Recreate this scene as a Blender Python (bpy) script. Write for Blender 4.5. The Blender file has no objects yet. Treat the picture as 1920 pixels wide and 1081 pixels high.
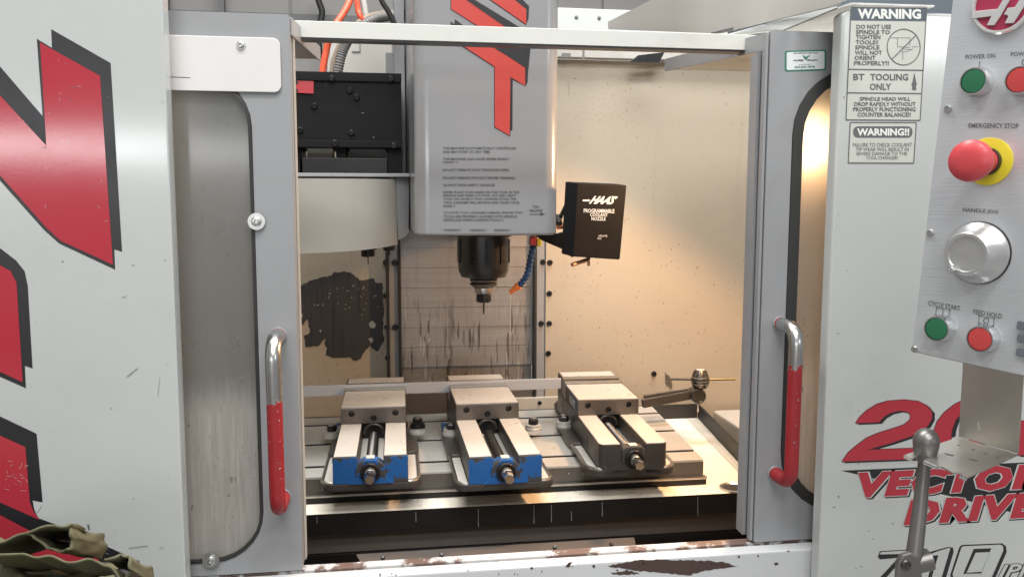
import bpy, bmesh, math, random
from mathutils import Vector, Matrix, noise
rnd = random.Random(7)
C = bpy.context.scene.collection
sc = bpy.context.scene
R_ = math.radians

# ---------------------------------------------------------------- camera
# authoring space: x along the machine front, d = metres in front of the camera,
# h = height relative to the camera. World = (x, d-1.3, h+1.5): door faces lie at y=0, floor at z=0
F, YAW, PITCH, ROLL = 1600.0, R_(8.55), R_(6.13), R_(0.12)
def W(p): return Vector((p[0], p[1] - 1.3, p[2] + 1.5))
_f = Vector((math.sin(YAW)*math.cos(PITCH), math.cos(YAW)*math.cos(PITCH), -math.sin(PITCH)))
_r = Vector((math.cos(YAW), -math.sin(YAW), 0)); _u = _r.cross(_f)
RT = _r*math.cos(ROLL) + _u*math.sin(ROLL); UP = _u*math.cos(ROLL) - _r*math.sin(ROLL)
cam = bpy.data.cameras.new('camera'); cam_o = bpy.data.objects.new('camera', cam); C.objects.link(cam_o)
cam.sensor_width = 36; cam.lens = F/1920*36; cam.clip_start = 0.02; cam.clip_end = 200
m = Matrix((RT, UP, -_f)).transposed().to_4x4(); m.translation = W((0, 0, 0)); cam_o.matrix_world = m
sc.camera = cam_o
def ray(px, py): return _f + RT*((px-960)/F) - UP*((py-540.5)/F)
def aty(px, py, d): r = ray(px, py); return r*(d/r.y)
def atz(px, py, h): r = ray(px, py); return r*(h/r.z)
def atp(px, py, p0, n): r = ray(px, py); return r*(p0.dot(n)/r.dot(n))

# ---------------------------------------------------------------- light
sc.view_settings.view_transform = 'Standard'; sc.view_settings.look = 'None'
sc.view_settings.gamma = 1; sc.view_settings.exposure = 0.12
world = bpy.data.worlds.new('World'); sc.world = world; world.use_nodes = True
bg = world.node_tree.nodes['Background']; bg.inputs[0].default_value = (1.0, 0.995, 0.98, 1); bg.inputs[1].default_value = 0.33
def area(name, loc, target, sx, sy, power, col):
    l = bpy.data.lights.new(name, 'AREA'); l.shape = 'RECTANGLE'; l.size = sx; l.size_y = sy; l.energy = power; l.color = col
    o = bpy.data.objects.new(name, l); C.objects.link(o); o.location = W(loc)
    o.rotation_euler = (W(target)-W(loc)).to_track_quat('-Z', 'Y').to_euler(); return o
area('ceiling_light', (0.25, -0.75, 3.0), (0.25, 1.7, -0.7), 2.6, 0.6, 105, (1.0, 0.985, 0.955))
area('ceiling_light', (0.3, -2.8, 3.0), (0.3, 1.5, -0.6), 3.4, 0.6, 100, (1.0, 0.985, 0.955))
area('ceiling_light', (0.3, 1.62, 2.8), (0.3, 1.75, -1), 4.0, 0.9, 225, (1.0, 0.985, 0.955))
area('hall_window', (-2.6, -7.0, 0.50), (0, 1.2, 0.1), 5.0, 0.20, 70, (0.97, 0.99, 1))
area('hall_window', (6.6, -7.0, 2.0), (0.7, 1.2, 0.1), 2.0, 0.8, 70, (0.97, 0.99, 1))

# ---------------------------------------------------------------- materials
def nt(name):
    m = bpy.data.materials.new(name); m.use_nodes = True
    t = m.node_tree; return m, t, t.nodes['Principled BSDF']
def coords(t, scale=(1, 1, 1)):
    tc = t.nodes.new('ShaderNodeTexCoord'); mp = t.nodes.new('ShaderNodeMapping')
    mp.inputs['Scale'].default_value = scale; t.links.new(tc.outputs['Object'], mp.inputs[0]); return mp.outputs[0]
def nz(t, vec, scale, detail=4, rough=0.6):
    n = t.nodes.new('ShaderNodeTexNoise'); n.inputs['Scale'].default_value = scale
    n.inputs['Detail'].default_value = detail; n.inputs['Roughness'].default_value = rough
    t.links.new(vec, n.inputs['Vector']); return n.outputs['Fac']
def ramp(t, fac, a, b, smooth=True):
    r = t.nodes.new('ShaderNodeMapRange'); r.inputs['From Min'].default_value = a; r.inputs['From Max'].default_value = b
    if smooth: r.interpolation_type = 'SMOOTHSTEP'
    t.links.new(fac, r.inputs['Value']); return r.outputs[0]
def mth(t, op, a, b):
    n = t.nodes.new('ShaderNodeMath'); n.operation = op
    for i, v in enumerate((a, b)):
        if isinstance(v, (int, float)): n.inputs[i].default_value = v
        else: t.links.new(v, n.inputs[i])
    return n.outputs[0]
def mix(t, fac, a, b):
    n = t.nodes.new('ShaderNodeMix'); n.data_type = 'RGBA'
    if isinstance(fac, (int, float)): n.inputs[0].default_value = fac
    else: t.links.new(fac, n.inputs[0])
    for i, v in ((6, a), (7, b)):
        if isinstance(v, (tuple, list)): n.inputs[i].default_value = (*v[:3], 1)
        else: t.links.new(v, n.inputs[i])
    return n.outputs[2]
def specks(t, scale, size, keep, vec=None, dens=None, squash=(1, 1, 1)):
    vec = coords(t, squash)
    nn = t.nodes.new('ShaderNodeTexNoise'); nn.inputs['Scale'].default_value = scale*1.3
    t.links.new(vec, nn.inputs['Vector'])
    vm = t.nodes.new('ShaderNodeVectorMath'); vm.operation = 'MULTIPLY_ADD'
    t.links.new(nn.outputs['Color'], vm.inputs[0]); vm.inputs[1].default_value = (0.9/scale,)*3; t.links.new(vec, vm.inputs[2])
    v = t.nodes.new('ShaderNodeTexVoronoi'); v.inputs['Scale'].default_value = scale
    t.links.new(vm.outputs[0], v.inputs['Vector'])
    sx = t.nodes.new('ShaderNodeSeparateColor'); t.links.new(v.outputs['Color'], sx.inputs[0])
    k = keep
    sel = mth(t, 'GREATER_THAN', k if dens is None else mth(t, 'MULTIPLY', dens, k), sx.outputs[0])
    rad = mth(t, 'MULTIPLY', sx.outputs[1], size)
    return mth(t, 'MULTIPLY', sel, mth(t, 'GREATER_THAN', rad, v.outputs['Distance']))
def mk(name, base, rough=0.5, metal=0.0, var=0.08, vs=6.0, dirt=None, dirtcol=(0.1, 0.09, 0.08), sp=(), bump=None, streak=None, coat=0.0, brushed=None, rvar=0.1, spec=0.5):
    m, t, b = nt(name)
    vec = coords(t)
    n1 = nz(t, vec, vs)
    col = mix(t, n1, tuple(c*(1-var) for c in base), tuple(min(1, c*(1+var)) for c in base))
    if dirt:
        d = ramp(t, nz(t, vec, dirt[0], 6, 0.7), dirt[1], dirt[2])
        col = mix(t, mth(t, 'MULTIPLY', d, dirt[3]), col, dirtcol)
    if streak:
        sv = coords(t, streak[0]); s = ramp(t, nz(t, sv, 1.0, 5, 0.65), streak[1], streak[2])
        col = mix(t, mth(t, 'MULTIPLY', s, streak[4]), col, streak[3])
    for (scale, size, keep, c, *rest) in sp:
        dens = None
        if rest and rest[0]: dens = ramp(t, nz(t, vec, rest[0], 2), 0.38, 0.62)
        col = mix(t, specks(t, scale, size, keep, dens=dens, squash=rest[1] if len(rest) > 1 else (1, 1, 1)), col, c)
    t.links.new(col, b.inputs['Base Color'])
    b.inputs['Metallic'].default_value = metal
    b.inputs['Specular IOR Level'].default_value = spec
    rr = t.nodes.new('ShaderNodeMapRange'); rr.inputs['To Min'].default_value = max(0.02, rough-rvar); rr.inputs['To Max'].default_value = min(1, rough+rvar)
    t.links.new(nz(t, vec, vs*2.3, 5), rr.inputs['Value']); t.links.new(rr.outputs[0], b.inputs['Roughness'])
    b.inputs['Coat Weight'].default_value = coat; b.inputs['Coat Roughness'].default_value = 0.12
    hgt = None
    if bump: hgt = nz(t, vec, bump[0], 3); st = bump[1]
    if brushed: hgt = nz(t, coords(t, brushed[0]), 1.0, 3); st = brushed[1]
    if hgt is not None:
        bp = t.nodes.new('ShaderNodeBump'); bp.inputs['Strength'].default_value = st; bp.inputs['Distance'].default_value = 0.00025 if bump else 0.002
        t.links.new(hgt, bp.inputs['Height']); t.links.new(bp.outputs[0], b.inputs['Normal'])
    return m
DK = (0.035, 0.03, 0.028)
M = {}
M['white'] = mk('white_enamel', (0.46, 0.48, 0.475), 0.12, rvar=0.03, var=0.04, vs=2.5, bump=(260, 0.10), dirt=(4, 0.5, 0.9, 0.16), streak=((9, 9, 0.7), 0.6, 0.85, (0.36, 0.36, 0.34), 0.18), sp=((60, 0.12, 0.10, (0.22, 0.21, 0.19), 4), (45, 0.07, 0.03, (0.1, 0.09, 0.08))))
M['white_low'] = mk('white_sill_enamel', (0.50, 0.515, 0.53), 0.32, var=0.05, vs=3, sp=((22, 0.2, 0.12, DK, 5, (1, 1, 0.5)), (60, 0.22, 0.05, DK)))
M['grey'] = mk('grey_enamel', (0.265, 0.272, 0.285), 0.36, var=0.06, vs=4, bump=(300, 0.06), dirt=(6, 0.5, 0.8, 0.4), dirtcol=(0.2, 0.19, 0.18), sp=((50, 0.10, 0.05, (0.12, 0.11, 0.1)),), streak=((18, 18, 1.2), 0.6, 0.85, (0.22, 0.22, 0.22), 0.3))
M['head'] = mk('grey_gloss_enamel', (0.235, 0.24, 0.25), 0.22, var=0.03, vs=3, coat=0.4, dirt=(4, 0.6, 0.85, 0.2), dirtcol=(0.2, 0.19, 0.18), sp=((24, 0.06, 0.04, (0.1, 0.1, 0.1)),))
M['cream'] = mk('cream_enamel', (0.42, 0.375, 0.305), 0.42, var=0.07, vs=3, dirt=(3, 0.45, 0.85, 0.4), dirtcol=(0.29, 0.245, 0.185), sp=((130, 0.34, 0.26, (0.15, 0.10, 0.06), 1.6, (1, 1, 0.6)), (210, 0.40, 0.30, (0.2, 0.14, 0.09), 2.2), (60, 0.20, 0.05, (0.09, 0.07, 0.05), 2.5, (1, 1, 0.4)), (45, 0.3, 0.10, (0.34, 0.29, 0.22), 1.2, (1, 1, 0.12))), streak=((26, 26, 1.6), 0.58, 0.80, (0.33, 0.275, 0.2), 0.35))
M['cream_clean'] = mk('cream_cover_enamel', (0.45, 0.435, 0.395), 0.42, var=0.06, vs=4, sp=((30, 0.1, 0.08, (0.1, 0.09, 0.08)),))
M['tray'] = mk('coolant_wet_tray', (0.80, 0.75, 0.65), 0.65, var=0.07, vs=5, dirt=(6, 0.55, 0.8, 0.3), dirtcol=(0.42, 0.34, 0.22))
M['black'] = mk('black_enamel', (0.009, 0.009, 0.010), 0.5, spec=0.15, var=0.25, vs=7, sp=((75, 0.13, 0.10, (0.3, 0.3, 0.3), 4), (150, 0.16, 0.08, (0.25, 0.25, 0.25), 6)))
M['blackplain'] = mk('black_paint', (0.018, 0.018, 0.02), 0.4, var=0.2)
M['blackwet'] = mk('black_wet_steel', (0.013, 0.012, 0.012), 0.25, spec=0.25, var=0.3, vs=6, sp=((40, 0.1, 0.08, (0.35, 0.33, 0.3)),), streak=((45, 45, 1.5), 0.72, 0.76, (0.3, 0.28, 0.26), 0.35))
M['brown'] = mk('brown_wet_steel', (0.095, 0.083, 0.075), 0.35, var=0.25, vs=5, sp=((60, 0.12, 0.1, (0.4, 0.38, 0.34)),))
M['ledge'] = mk('worn_brown_ledge', (0.13, 0.085, 0.07), 0.5, var=0.25, vs=9, dirt=(10, 0.47, 0.53, 0.95), dirtcol=(0.5, 0.51, 0.52))
M['chip'] = mk('bare_rust_chip', (0.055, 0.032, 0.027), 0.6, var=0.3, vs=20)
M['red'] = mk('red_vinyl', (0.38, 0.03, 0.047), 0.11, rvar=0.03, var=0.06, vs=4, bump=(260, 0.08), sp=((30, 0.08, 0.06, (0.55, 0.35, 0.35)),), streak=((60, 3, 9), 0.74, 0.77, (0.6, 0.4, 0.4), 0.4))
M['orange_vinyl'] = mk('orange_red_vinyl', (0.44, 0.05, 0.04), 0.3, var=0.05, sp=((30, 0.06, 0.05, (0.3, 0.2, 0.2)),))
M['ink'] = mk('black_vinyl', (0.016, 0.016, 0.019), 0.33, var=0.1, sp=((45, 0.10, 0.05, (0.4, 0.42, 0.42), 6),))
M['print'] = mk('black_print', (0.05, 0.05, 0.052), 0.5, var=0.05)
M['printgrey'] = mk('grey_print', (0.11, 0.115, 0.12), 0.5, var=0.05)
M['slate'] = mk('slate_print', (0.085, 0.105, 0.13), 0.45, var=0.05)
M['whiteprint'] = mk('white_print', (0.72, 0.73, 0.71), 0.5, var=0.03)
M['label'] = mk('label_plate', (0.50, 0.51, 0.47), 0.35, var=0.05, vs=12)
M['backing'] = mk('decal_backing', (0.468, 0.487, 0.478), 0.12, var=0.03)
M['yellowed'] = mk('decal_edge', (0.5, 0.47, 0.33), 0.4, var=0.05)
M['green_print'] = mk('green_print', (0.03, 0.17, 0.12), 0.4, var=0.05)
M['sticker'] = mk('sticker_white', (0.62, 0.65, 0.66), 0.35, var=0.03)
M['steel'] = mk('machined_steel', (0.47, 0.455, 0.43), 0.33, 1.0, var=0.1, vs=9, dirt=(14, 0.55, 0.75, 0.4), dirtcol=(0.22, 0.19, 0.16), brushed=((30, 400, 400), 0.12))
M['jaw'] = mk('dull_shaded_steel', (0.14, 0.128, 0.118), 0.36, 0.75, var=0.15, vs=14, dirt=(22, 0.5, 0.75, 0.45), dirtcol=(0.12, 0.1, 0.09), sp=((120, 0.12, 0.08, (0.7, 0.66, 0.6)),))  # base darkened to carry the shade on upright jaw faces
M['way'] = mk('wet_ground_steel', (0.51, 0.485, 0.445), 0.30, 0.0, var=0.07, vs=9, dirt=(16, 0.58, 0.78, 0.3), dirtcol=(0.38, 0.33, 0.27), sp=((90, 0.10, 0.03, (0.25, 0.2, 0.16)),), brushed=((8, 90, 90), 0.03))
M['iron'] = mk('dark_cast_iron', (0.075, 0.068, 0.062), 0.40, 0.5, var=0.3, vs=18, sp=((90, 0.18, 0.1, (0.35, 0.33, 0.3)),), streak=((70, 70, 4), 0.68, 0.74, (0.38, 0.35, 0.32), 0.6), bump=(120, 0.15))
M['screw'] = mk('oiled_screw_steel', (0.085, 0.08, 0.075), 0.36, 0.8, var=0.2, vs=20)
M['table'] = mk('table_steel', (0.48, 0.47, 0.44), 0.32, 0.2, var=0.1, vs=9, dirt=(8, 0.5, 0.75, 0.4), dirtcol=(0.30, 0.28, 0.25), brushed=((20, 300, 300), 0.1))
M['alu'] = mk('aluminium_bar', (0.41, 0.43, 0.46), 0.45, 0.2, var=0.04, vs=6, brushed=((5, 300, 300), 0.06), rvar=0.04)
M['sheet'] = mk('galvanised_sheet', (0.42, 0.41, 0.40), 0.30, 1.0, var=0.12, vs=5, dirt=(5, 0.5, 0.8, 0.35), dirtcol=(0.25, 0.23, 0.2), sp=((60, 0.18, 0.08, (0.6, 0.59, 0.57), 4),))
M['bracket'] = mk('thin_folded_steel', (0.50, 0.48, 0.45), 0.34, 0.9, var=0.15, vs=7, dirt=(14, 0.5, 0.7, 0.4), dirtcol=(0.62, 0.58, 0.5), sp=((70, 0.2, 0.1, (0.75, 0.73, 0.7), 5),))
M['chrome'] = mk('polished_steel', (0.68, 0.68, 0.68), 0.14, 1.0, var=0.06, vs=8, rvar=0.06)
M['zinc'] = mk('zinc_bolt', (0.55, 0.55, 0.54), 0.3, 1.0, var=0.12, vs=40)
M['blackox'] = mk('black_oxide', (0.03, 0.029, 0.03), 0.3, 0.6, var=0.3, vs=20, sp=((150, 0.15, 0.06, (0.3, 0.28, 0.26)),))
M['plate'] = mk('brushed_control_plate', (0.60, 0.62, 0.65), 0.34, 0.55, var=0.05, vs=3, brushed=((20, 20, 600), 0.16))
M['green_btn'] = mk('green_button', (0.02, 0.13, 0.06), 0.35, var=0.06)
M['red_btn'] = mk('red_button', (0.45, 0.05, 0.05), 0.35, var=0.05)
M['estop'] = mk('red_mushroom_plastic', (0.50, 0.055, 0.065), 0.33, var=0.04)
M['yellow'] = mk('yellow_plastic', (0.62, 0.52, 0.03), 0.4, var=0.04)
M['key'] = mk('grey_key', (0.12, 0.13, 0.15), 0.45, var=0.05)
M['badge'] = mk('badge_red', (0.33, 0.03, 0.07), 0.3, var=0.04)
M['silver'] = mk('silver_plastic', (0.66, 0.66, 0.66), 0.25, 0.5, var=0.03)
M['blue_hose'] = mk('blue_segment_plastic', (0.02, 0.06, 0.16), 0.4, var=0.15)
M['orange'] = mk('orange_plastic', (0.75, 0.17, 0.03), 0.4, var=0.06)
M['red_hose'] = mk('orange_red_hose', (0.75, 0.11, 0.05), 0.42, var=0.06)
M['red_plastic'] = mk('red_plastic', (0.38, 0.04, 0.05), 0.4, var=0.1)
M['copper'] = mk('copper_tube', (0.42, 0.22, 0.14), 0.35, 0.8, var=0.15)
M['rubber'] = mk('black_rubber', (0.02, 0.02, 0.02), 0.55, var=0.2, sp=((60, 0.1, 0.08, (0.18, 0.17, 0.16)),))
M['conduit'] = mk('grey_conduit', (0.20, 0.20, 0.20), 0.5, var=0.15)
M['tan_hose'] = mk('tan_hose', (0.30, 0.24, 0.19), 0.5, var=0.1)
M['pipe'] = mk('white_pipe', (0.6, 0.6, 0.57), 0.45, var=0.05)
M['hallwall'] = mk('hall_wall_panel', (0.33, 0.325, 0.315), 0.7, var=0.08, vs=2)
M['halldark'] = mk('hall_steel', (0.15, 0.15, 0.155), 0.6, var=0.1)
M['floor'] = mk('shop_concrete', (0.25, 0.24, 0.23), 0.6, var=0.15, vs=2, dirt=(4, 0.5, 0.8, 0.3))
M['cloth'] = mk('olive_cloth', (0.105, 0.101, 0.062), 0.9, var=0.22, vs=14, bump=(420, 2.0), spec=0.15)
M['duct'] = mk('dusty_cover', (0.43, 0.42, 0.395), 0.4, var=0.06, vs=3, dirt=(3, 0.5, 0.8, 0.3), dirtcol=(0.33, 0.32, 0.3))
M['lever'] = mk('grey_cast_steel', (0.17, 0.165, 0.16), 0.38, 0.75, var=0.15, vs=12)
M['barrel'] = mk('knurled_steel', (0.16, 0.15, 0.14), 0.3, 0.9, var=0.2, vs=30)
M['peel'] = mk('bare_peeled_steel', (0.043, 0.045, 0.050), 0.5, var=0.15, vs=10, sp=((70, 0.16, 0.1, (0.32, 0.3, 0.27), 5),), streak=((75, 0, 4.0), 0.5, 0.62, (0.018, 0.017, 0.017), 0.75))
def mat_blue():
    m, t, b = nt('chipped_blue_enamel'); v = coords(t)
    k = ramp(t, nz(t, v, 17, 6, 0.66), 0.515, 0.53); k2 = specks(t, 60, 0.2, 0.1)
    n = mix(t, nz(t, v, 8), (0.011, 0.08, 0.25), (0.014, 0.105, 0.32))
    c = mix(t, k, n, (0.05, 0.047, 0.045)); c = mix(t, k2, c, (0.5, 0.5, 0.48))
    sv = coords(t, (80, 80, 3)); s = ramp(t, nz(t, sv, 1, 3), 0.72, 0.75); c = mix(t, mth(t, 'MULTIPLY', s, 0.5), c, (0.6, 0.6, 0.58))
    t.links.new(c, b.inputs['Base Color']); b.inputs['Roughness'].default_value = 0.35
    bp = t.nodes.new('ShaderNodeBump'); bp.inputs['Strength'].default_value = 0.4; bp.inputs['Distance'].default_value = 0.001; bp.invert = True
    t.links.new(k, bp.inputs['Height']); t.links.new(bp.outputs[0], b.inputs['Normal']); return m
M['blue'] = mat_blue()
def mat_handle(name, zsplit, topred):     # red enamel worn off the upper half of the grip
    m, t, b = nt(name)
    tc = t.nodes.new('ShaderNodeTexCoord'); sp_ = t.nodes.new('ShaderNodeSeparateXYZ'); t.links.new(tc.outputs['Object'], sp_.inputs[0])
    v = coords(t); n = nz(t, v, 55, 5, 0.7); n2 = nz(t, v, 140, 3)
    z = mth(t, 'ADD', sp_.outputs[2], mth(t, 'MULTIPLY', mth(t, 'ADD', n, mth(t, 'MULTIPLY', n2, 0.5)), 0.045))
    paint = mth(t, 'LESS_THAN', z, zsplit+0.030)
    paint = mth(t, 'MULTIPLY', paint, mth(t, 'LESS_THAN', mth(t, 'ADD', n2, mth(t, 'MULTIPLY', n, 0.35)), 0.87))
    back = mth(t, 'GREATER_THAN', sp_.outputs[1], topred)
    paint = mth(t, 'MAXIMUM', paint, back)
    t.links.new(mix(t, paint, mix(t, n, (0.42, 0.42, 0.42), (0.6, 0.6, 0.6)), mix(t, nz(t, v, 18), (0.22, 0.010, 0.015), (0.30, 0.014, 0.02))), b.inputs['Base Color'])
    t.links.new(mth(t, 'SUBTRACT', 1.0, paint), b.inputs['Metallic'])
    r = t.nodes.new('ShaderNodeMapRange'); r.inputs['To Min'].default_value = 0.27; r.inputs['To Max'].default_value = 0.45
    t.links.new(paint, r.inputs['Value']); t.links.new(r.outputs[0], b.inputs['Roughness'])
    bp = t.nodes.new('ShaderNodeBump'); bp.inputs['Strength'].default_value = 0.5; bp.inputs['Distance'].default_value = 0.0006
    t.links.new(mth(t, 'ADD', mth(t, 'MULTIPLY', paint, 1.2), mth(t, 'MULTIPLY', nz(t, v, 70, 4), 0.6)), bp.inputs['Height']); t.links.new(bp.outputs[0], b.inputs['Normal']); return m
def mat_window(name, spl):                # scuffed polycarbonate with dried coolant runs in its lower half
    m, t, b = nt(name); out = t.nodes['Material Output']
    tc = t.nodes.new('ShaderNodeTexCoord'); s = t.nodes.new('ShaderNodeSeparateXYZ'); t.links.new(tc.outputs['Object'], s.inputs[0])
    v = coords(t); sv = coords(t, (150, 150, 9)); st = nz(t, sv, 1, 5, 0.7); st2 = nz(t, coords(t, (160, 160, 16)), 1, 4)
    zz = mth(t, 'ADD', s.outputs[2], mth(t, 'MULTIPLY', st, 0.10))
    low = ramp(t, zz, spl+0.05, spl-0.02); low.node.interpolation_type = 'SMOOTHSTEP'
    film = mix(t, ramp(t, st, 0.35, 0.7), (0.45, 0.435, 0.405), (0.58, 0.56, 0.525)); film = mix(t, low, (0.30, 0.305, 0.305), film)
    film = mix(t, mth(t, 'MULTIPLY', ramp(t, st2, 0.58, 0.72), 0.3), film, (0.22, 0.21, 0.2))
    film = mix(t, mth(t, 'MULTIPLY', specks(t, 170, 0.42, 0.2, squash=(1, 1, 0.35)), 0.55), film, (0.13, 0.11, 0.09))
    drops = mth(t, 'MULTIPLY', specks(t, 130, 0.3, 0.35), mth(t, 'MULTIPLY', ramp(t, s.outputs[2], spl+0.20, spl), 0.8))
    b.inputs['Base Color'].default_value = (0.62, 0.62, 0.6, 1); b.inputs['Transmission Weight'].default_value = 1.0
    b.inputs['IOR'].default_value = 1.35
    rr = t.nodes.new('ShaderNodeMapRange'); rr.inputs['To Min'].default_value = 0.22; rr.inputs['To Max'].default_value = 0.36
    t.links.new(nz(t, coords(t, (9, 9, 9)), 1, 4), rr.inputs['Value']); t.links.new(rr.outputs[0], b.inputs['Roughness'])
    d = t.nodes.new('ShaderNodeBsdfPrincipled'); t.links.new(film, d.inputs['Base Color']); d.inputs['Roughness'].default_value = 0.12; d.inputs['Specular IOR Level'].default_value = 1.0
    tl = t.nodes.new('ShaderNodeBsdfTranslucent'); t.links.new(film, tl.inputs['Color'])
    m1 = t.nodes.new('ShaderNodeMixShader'); m1.inputs[0].default_value = 0.45; t.links.new(d.outputs[0], m1.inputs[1]); t.links.new(tl.outputs[0], m1.inputs[2])
    fac = mth(t, 'ADD', mth(t, 'MULTIPLY', low, 0.45), 0.48); fac = mth(t, 'MAXIMUM', fac, drops)
    m2 = t.nodes.new('ShaderNodeMixShader'); t.links.new(fac, m2.inputs[0]); t.links.new(b.outputs[0], m2.inputs[1]); t.links.new(m1.outputs[0], m2.inputs[2])
    t.links.new(m2.outputs[0], out.inputs['Surface']); return m
def mat_ways():                           # stainless way cover, wet, with dark runs hanging from its joints
    m, t, b = nt('way_cover_steel')
    tc = t.nodes.new('ShaderNodeTexCoord'); s = t.nodes.new('ShaderNodeSeparateXYZ'); t.links.new(tc.outputs['Object'], s.inputs[0])
    low = ramp(t, s.outputs[2], 1.24, 1.10)
    band = nz(t, coords(t, (1.5, 0, 70)), 1, 4, 0.6); wet = nz(t, coords(t, (30, 0, 3)), 1, 4, 0.6)
    c = mix(t, band, (0.30, 0.285, 0.275), (0.44, 0.42, 0.405)); c = mix(t, mth(t, 'MULTIPLY', ramp(t, wet, 0.5, 0.75), 0.5), c, (0.24, 0.21, 0.19))
    for sc, sz, kp, col in ((48, 0.6, 0.4, (0.17, 0.155, 0.148)), (80, 0.55, 0.45, (0.10, 0.092, 0.088)), (110, 0.6, 0.5, (0.19, 0.175, 0.165)), (90, 0.5, 0.4, (0.55, 0.525, 0.50))):
        k = specks(t, sc, sz, kp, squash=(1, 0, 0.10)); c = mix(t, mth(t, 'MULTIPLY', k, mth(t, 'MULTIPLY', low, ramp(t, wet, 0.38, 0.56))), c, col)
    c = mix(t, mth(t, 'MULTIPLY', specks(t, 130, 0.3, 0.2), 0.7), c, (0.6, 0.57, 0.53))
    t.links.new(c, b.inputs['Base Color']); b.inputs['Metallic'].default_value = 0.6; b.inputs['Roughness'].default_value = 0.33
    return m
M['ways'] = mat_ways()
def emis(name, col, s):
    m, t, b = nt(name); b.inputs['Base Color'].default_value = (0.8, 0.8, 0.8, 1)
    b.inputs['Emission Color'].default_value = (*col, 1); b.inputs['Emission Strength'].default_value = s; return m
M['lamp'] = emis('lamp_lens', (1.0, 0.72, 0.38), 14)
M['daylight'] = emis('roof_light', (0.95, 0.98, 1.0), 1.6)

# ---------------------------------------------------------------- mesh helpers
def base_of(parent):
    while parent.parent: parent = parent.parent
    return parent.location
class G:
    def __init__(s): s.v = []; s.f = []
    def add(s, vs, fs):
        o = len(s.v); s.v += [Vector(p) for p in vs]; s.f += [[i+o for i in f] for f in fs]; return s
    def box(s, x0, x1, d0, d1, h0, h1):
        return s.add([(x, d, h) for h in (h0, h1) for d in (d0, d1) for x in (x0, x1)],
                     [(0, 2, 3, 1), (4, 5, 7, 6), (0, 1, 5, 4), (2, 6, 7, 3), (0, 4, 6, 2), (1, 3, 7, 5)])
    def poly(s, pts): return s.add(pts, [list(range(len(pts)))])
    def prism(s, pts, ext):
        n = len(pts); e = Vector(ext); pts = [Vector(p) for p in pts]
        return s.add(pts + [p+e for p in pts], [list(range(n)), list(range(2*n-1, n-1, -1))] + [(i, i+n, (i+1) % n+n, (i+1) % n) for i in range(n)])
    def ring(s, A, B):                    # band between two loops of equal length
        n = len(A); return s.add(list(A)+list(B), [(i, (i+1) % n, (i+1) % n+n, i+n) for i in range(n)])
    def lathe(s, prof, o, ax, n=20, seg=None):
        o = Vector(o); ax = Vector(ax).normalized(); a = ax.orthogonal().normalized(); b = ax.cross(a)
        vs = []; fs = []
        for (r, h) in prof:
            for k in range(n):
                w = 2*math.pi*k/n; vs.append(o+ax*h+(a*math.cos(w)+b*math.sin(w))*r)
        for i in range(len(prof)-1):
            for k in range(n): fs.append((i*n+k, i*n+(k+1) % n, (i+1)*n+(k+1) % n, (i+1)*n+k))
        fs.append(list(range(n-1, -1, -1))); fs.append([(len(prof)-1)*n+k for k in range(n)])
        return s.add(vs, fs)
    def cyl(s, p0, p1, r, r1=None, n=16):
        p0 = Vector(p0); p1 = Vector(p1); return s.lathe([(r, 0), (r if r1 is None else r1, (p1-p0).length)], p0, p1-p0, n)
    def tube(s, path, r, n=12, closed=False):
        P = [Vector(p) for p in path]; vs = []; fs = []
        t0 = (P[1]-P[0]).normalized(); a = t0.orthogonal().normalized()
        for i, p in enumerate(P):
            t = ((P[min(i+1, len(P)-1)]-P[max(i-1, 0)])).normalized()
            a = (a - t*a.dot(t)).normalized(); b = t.cross(a)
            rr = r[i] if isinstance(r, (list, tuple)) else r
            for k in range(n):
                w = 2*math.pi*k/n; vs.append(p+(a*math.cos(w)+b*math.sin(w))*rr)
        for i in range(len(P)-1):
            for k in range(n): fs.append((i*n+k, i*n+(k+1) % n, (i+1)*n+(k+1) % n, (i+1)*n+k))
        fs.append(list(range(n-1, -1, -1))); fs.append([(len(P)-1)*n+k for k in range(n)])
        return s.add(vs, fs)
    def xf(s, M_): s.v = [M_ @ p for p in s.v]; return s
    def split(s, name, mat, parent, **kw):
        par = list(range(len(s.v)))
        def fd(i):
            while par[i] != i: par[i] = par[par[i]]; i = par[i]
            return i
        for f in s.f:
            for j in f[1:]: par[fd(j)] = fd(f[0])
        gr = {}
        for f in s.f: gr.setdefault(fd(f[0]), []).append(f)
        for fs in gr.values():
            ids = sorted({i for f in fs for i in f}); mp = {i: k for k, i in enumerate(ids)}
            q = G(); q.add([s.v[i] for i in ids], [[mp[i] for i in f] for f in fs]); q.build(name, mat, parent, **kw)
    def build(s, name, mat, parent=None, bevel=0, seg=2, ang=35, smooth=True):
        me = bpy.data.meshes.new(name)
        off = base_of(parent) if parent else Vector((0, 0, 0))
        me.from_pydata([W(p)-off for p in s.v], [], s.f); me.validate()
        bm = bmesh.new(); bm.from_mesh(me); bmesh.ops.recalc_face_normals(bm, faces=bm.faces)
        if bevel:
            ed = [e for e in bm.edges if len(e.link_faces) == 2 and e.calc_face_angle(0) > R_(ang)]
            bmesh.ops.bevel(bm, geom=ed, offset=bevel, segments=seg, affect='EDGES', profile=0.5, clamp_overlap=True)
        bm.to_mesh(me); bm.free()
        if smooth:
            for p in me.polygons: p.use_smooth = True
            me.set_sharp_from_angle(angle=R_(32))
        me.materials.append(mat)
        o = bpy.data.objects.new(name, me); C.objects.link(o)
        if bevel:
            wn = o.modifiers.new('face_weighted', 'WEIGHTED_NORMAL'); wn.mode = 'FACE_AREA'; wn.weight = 100; wn.keep_sharp = True
        if parent: o.parent = parent
        return o
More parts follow.
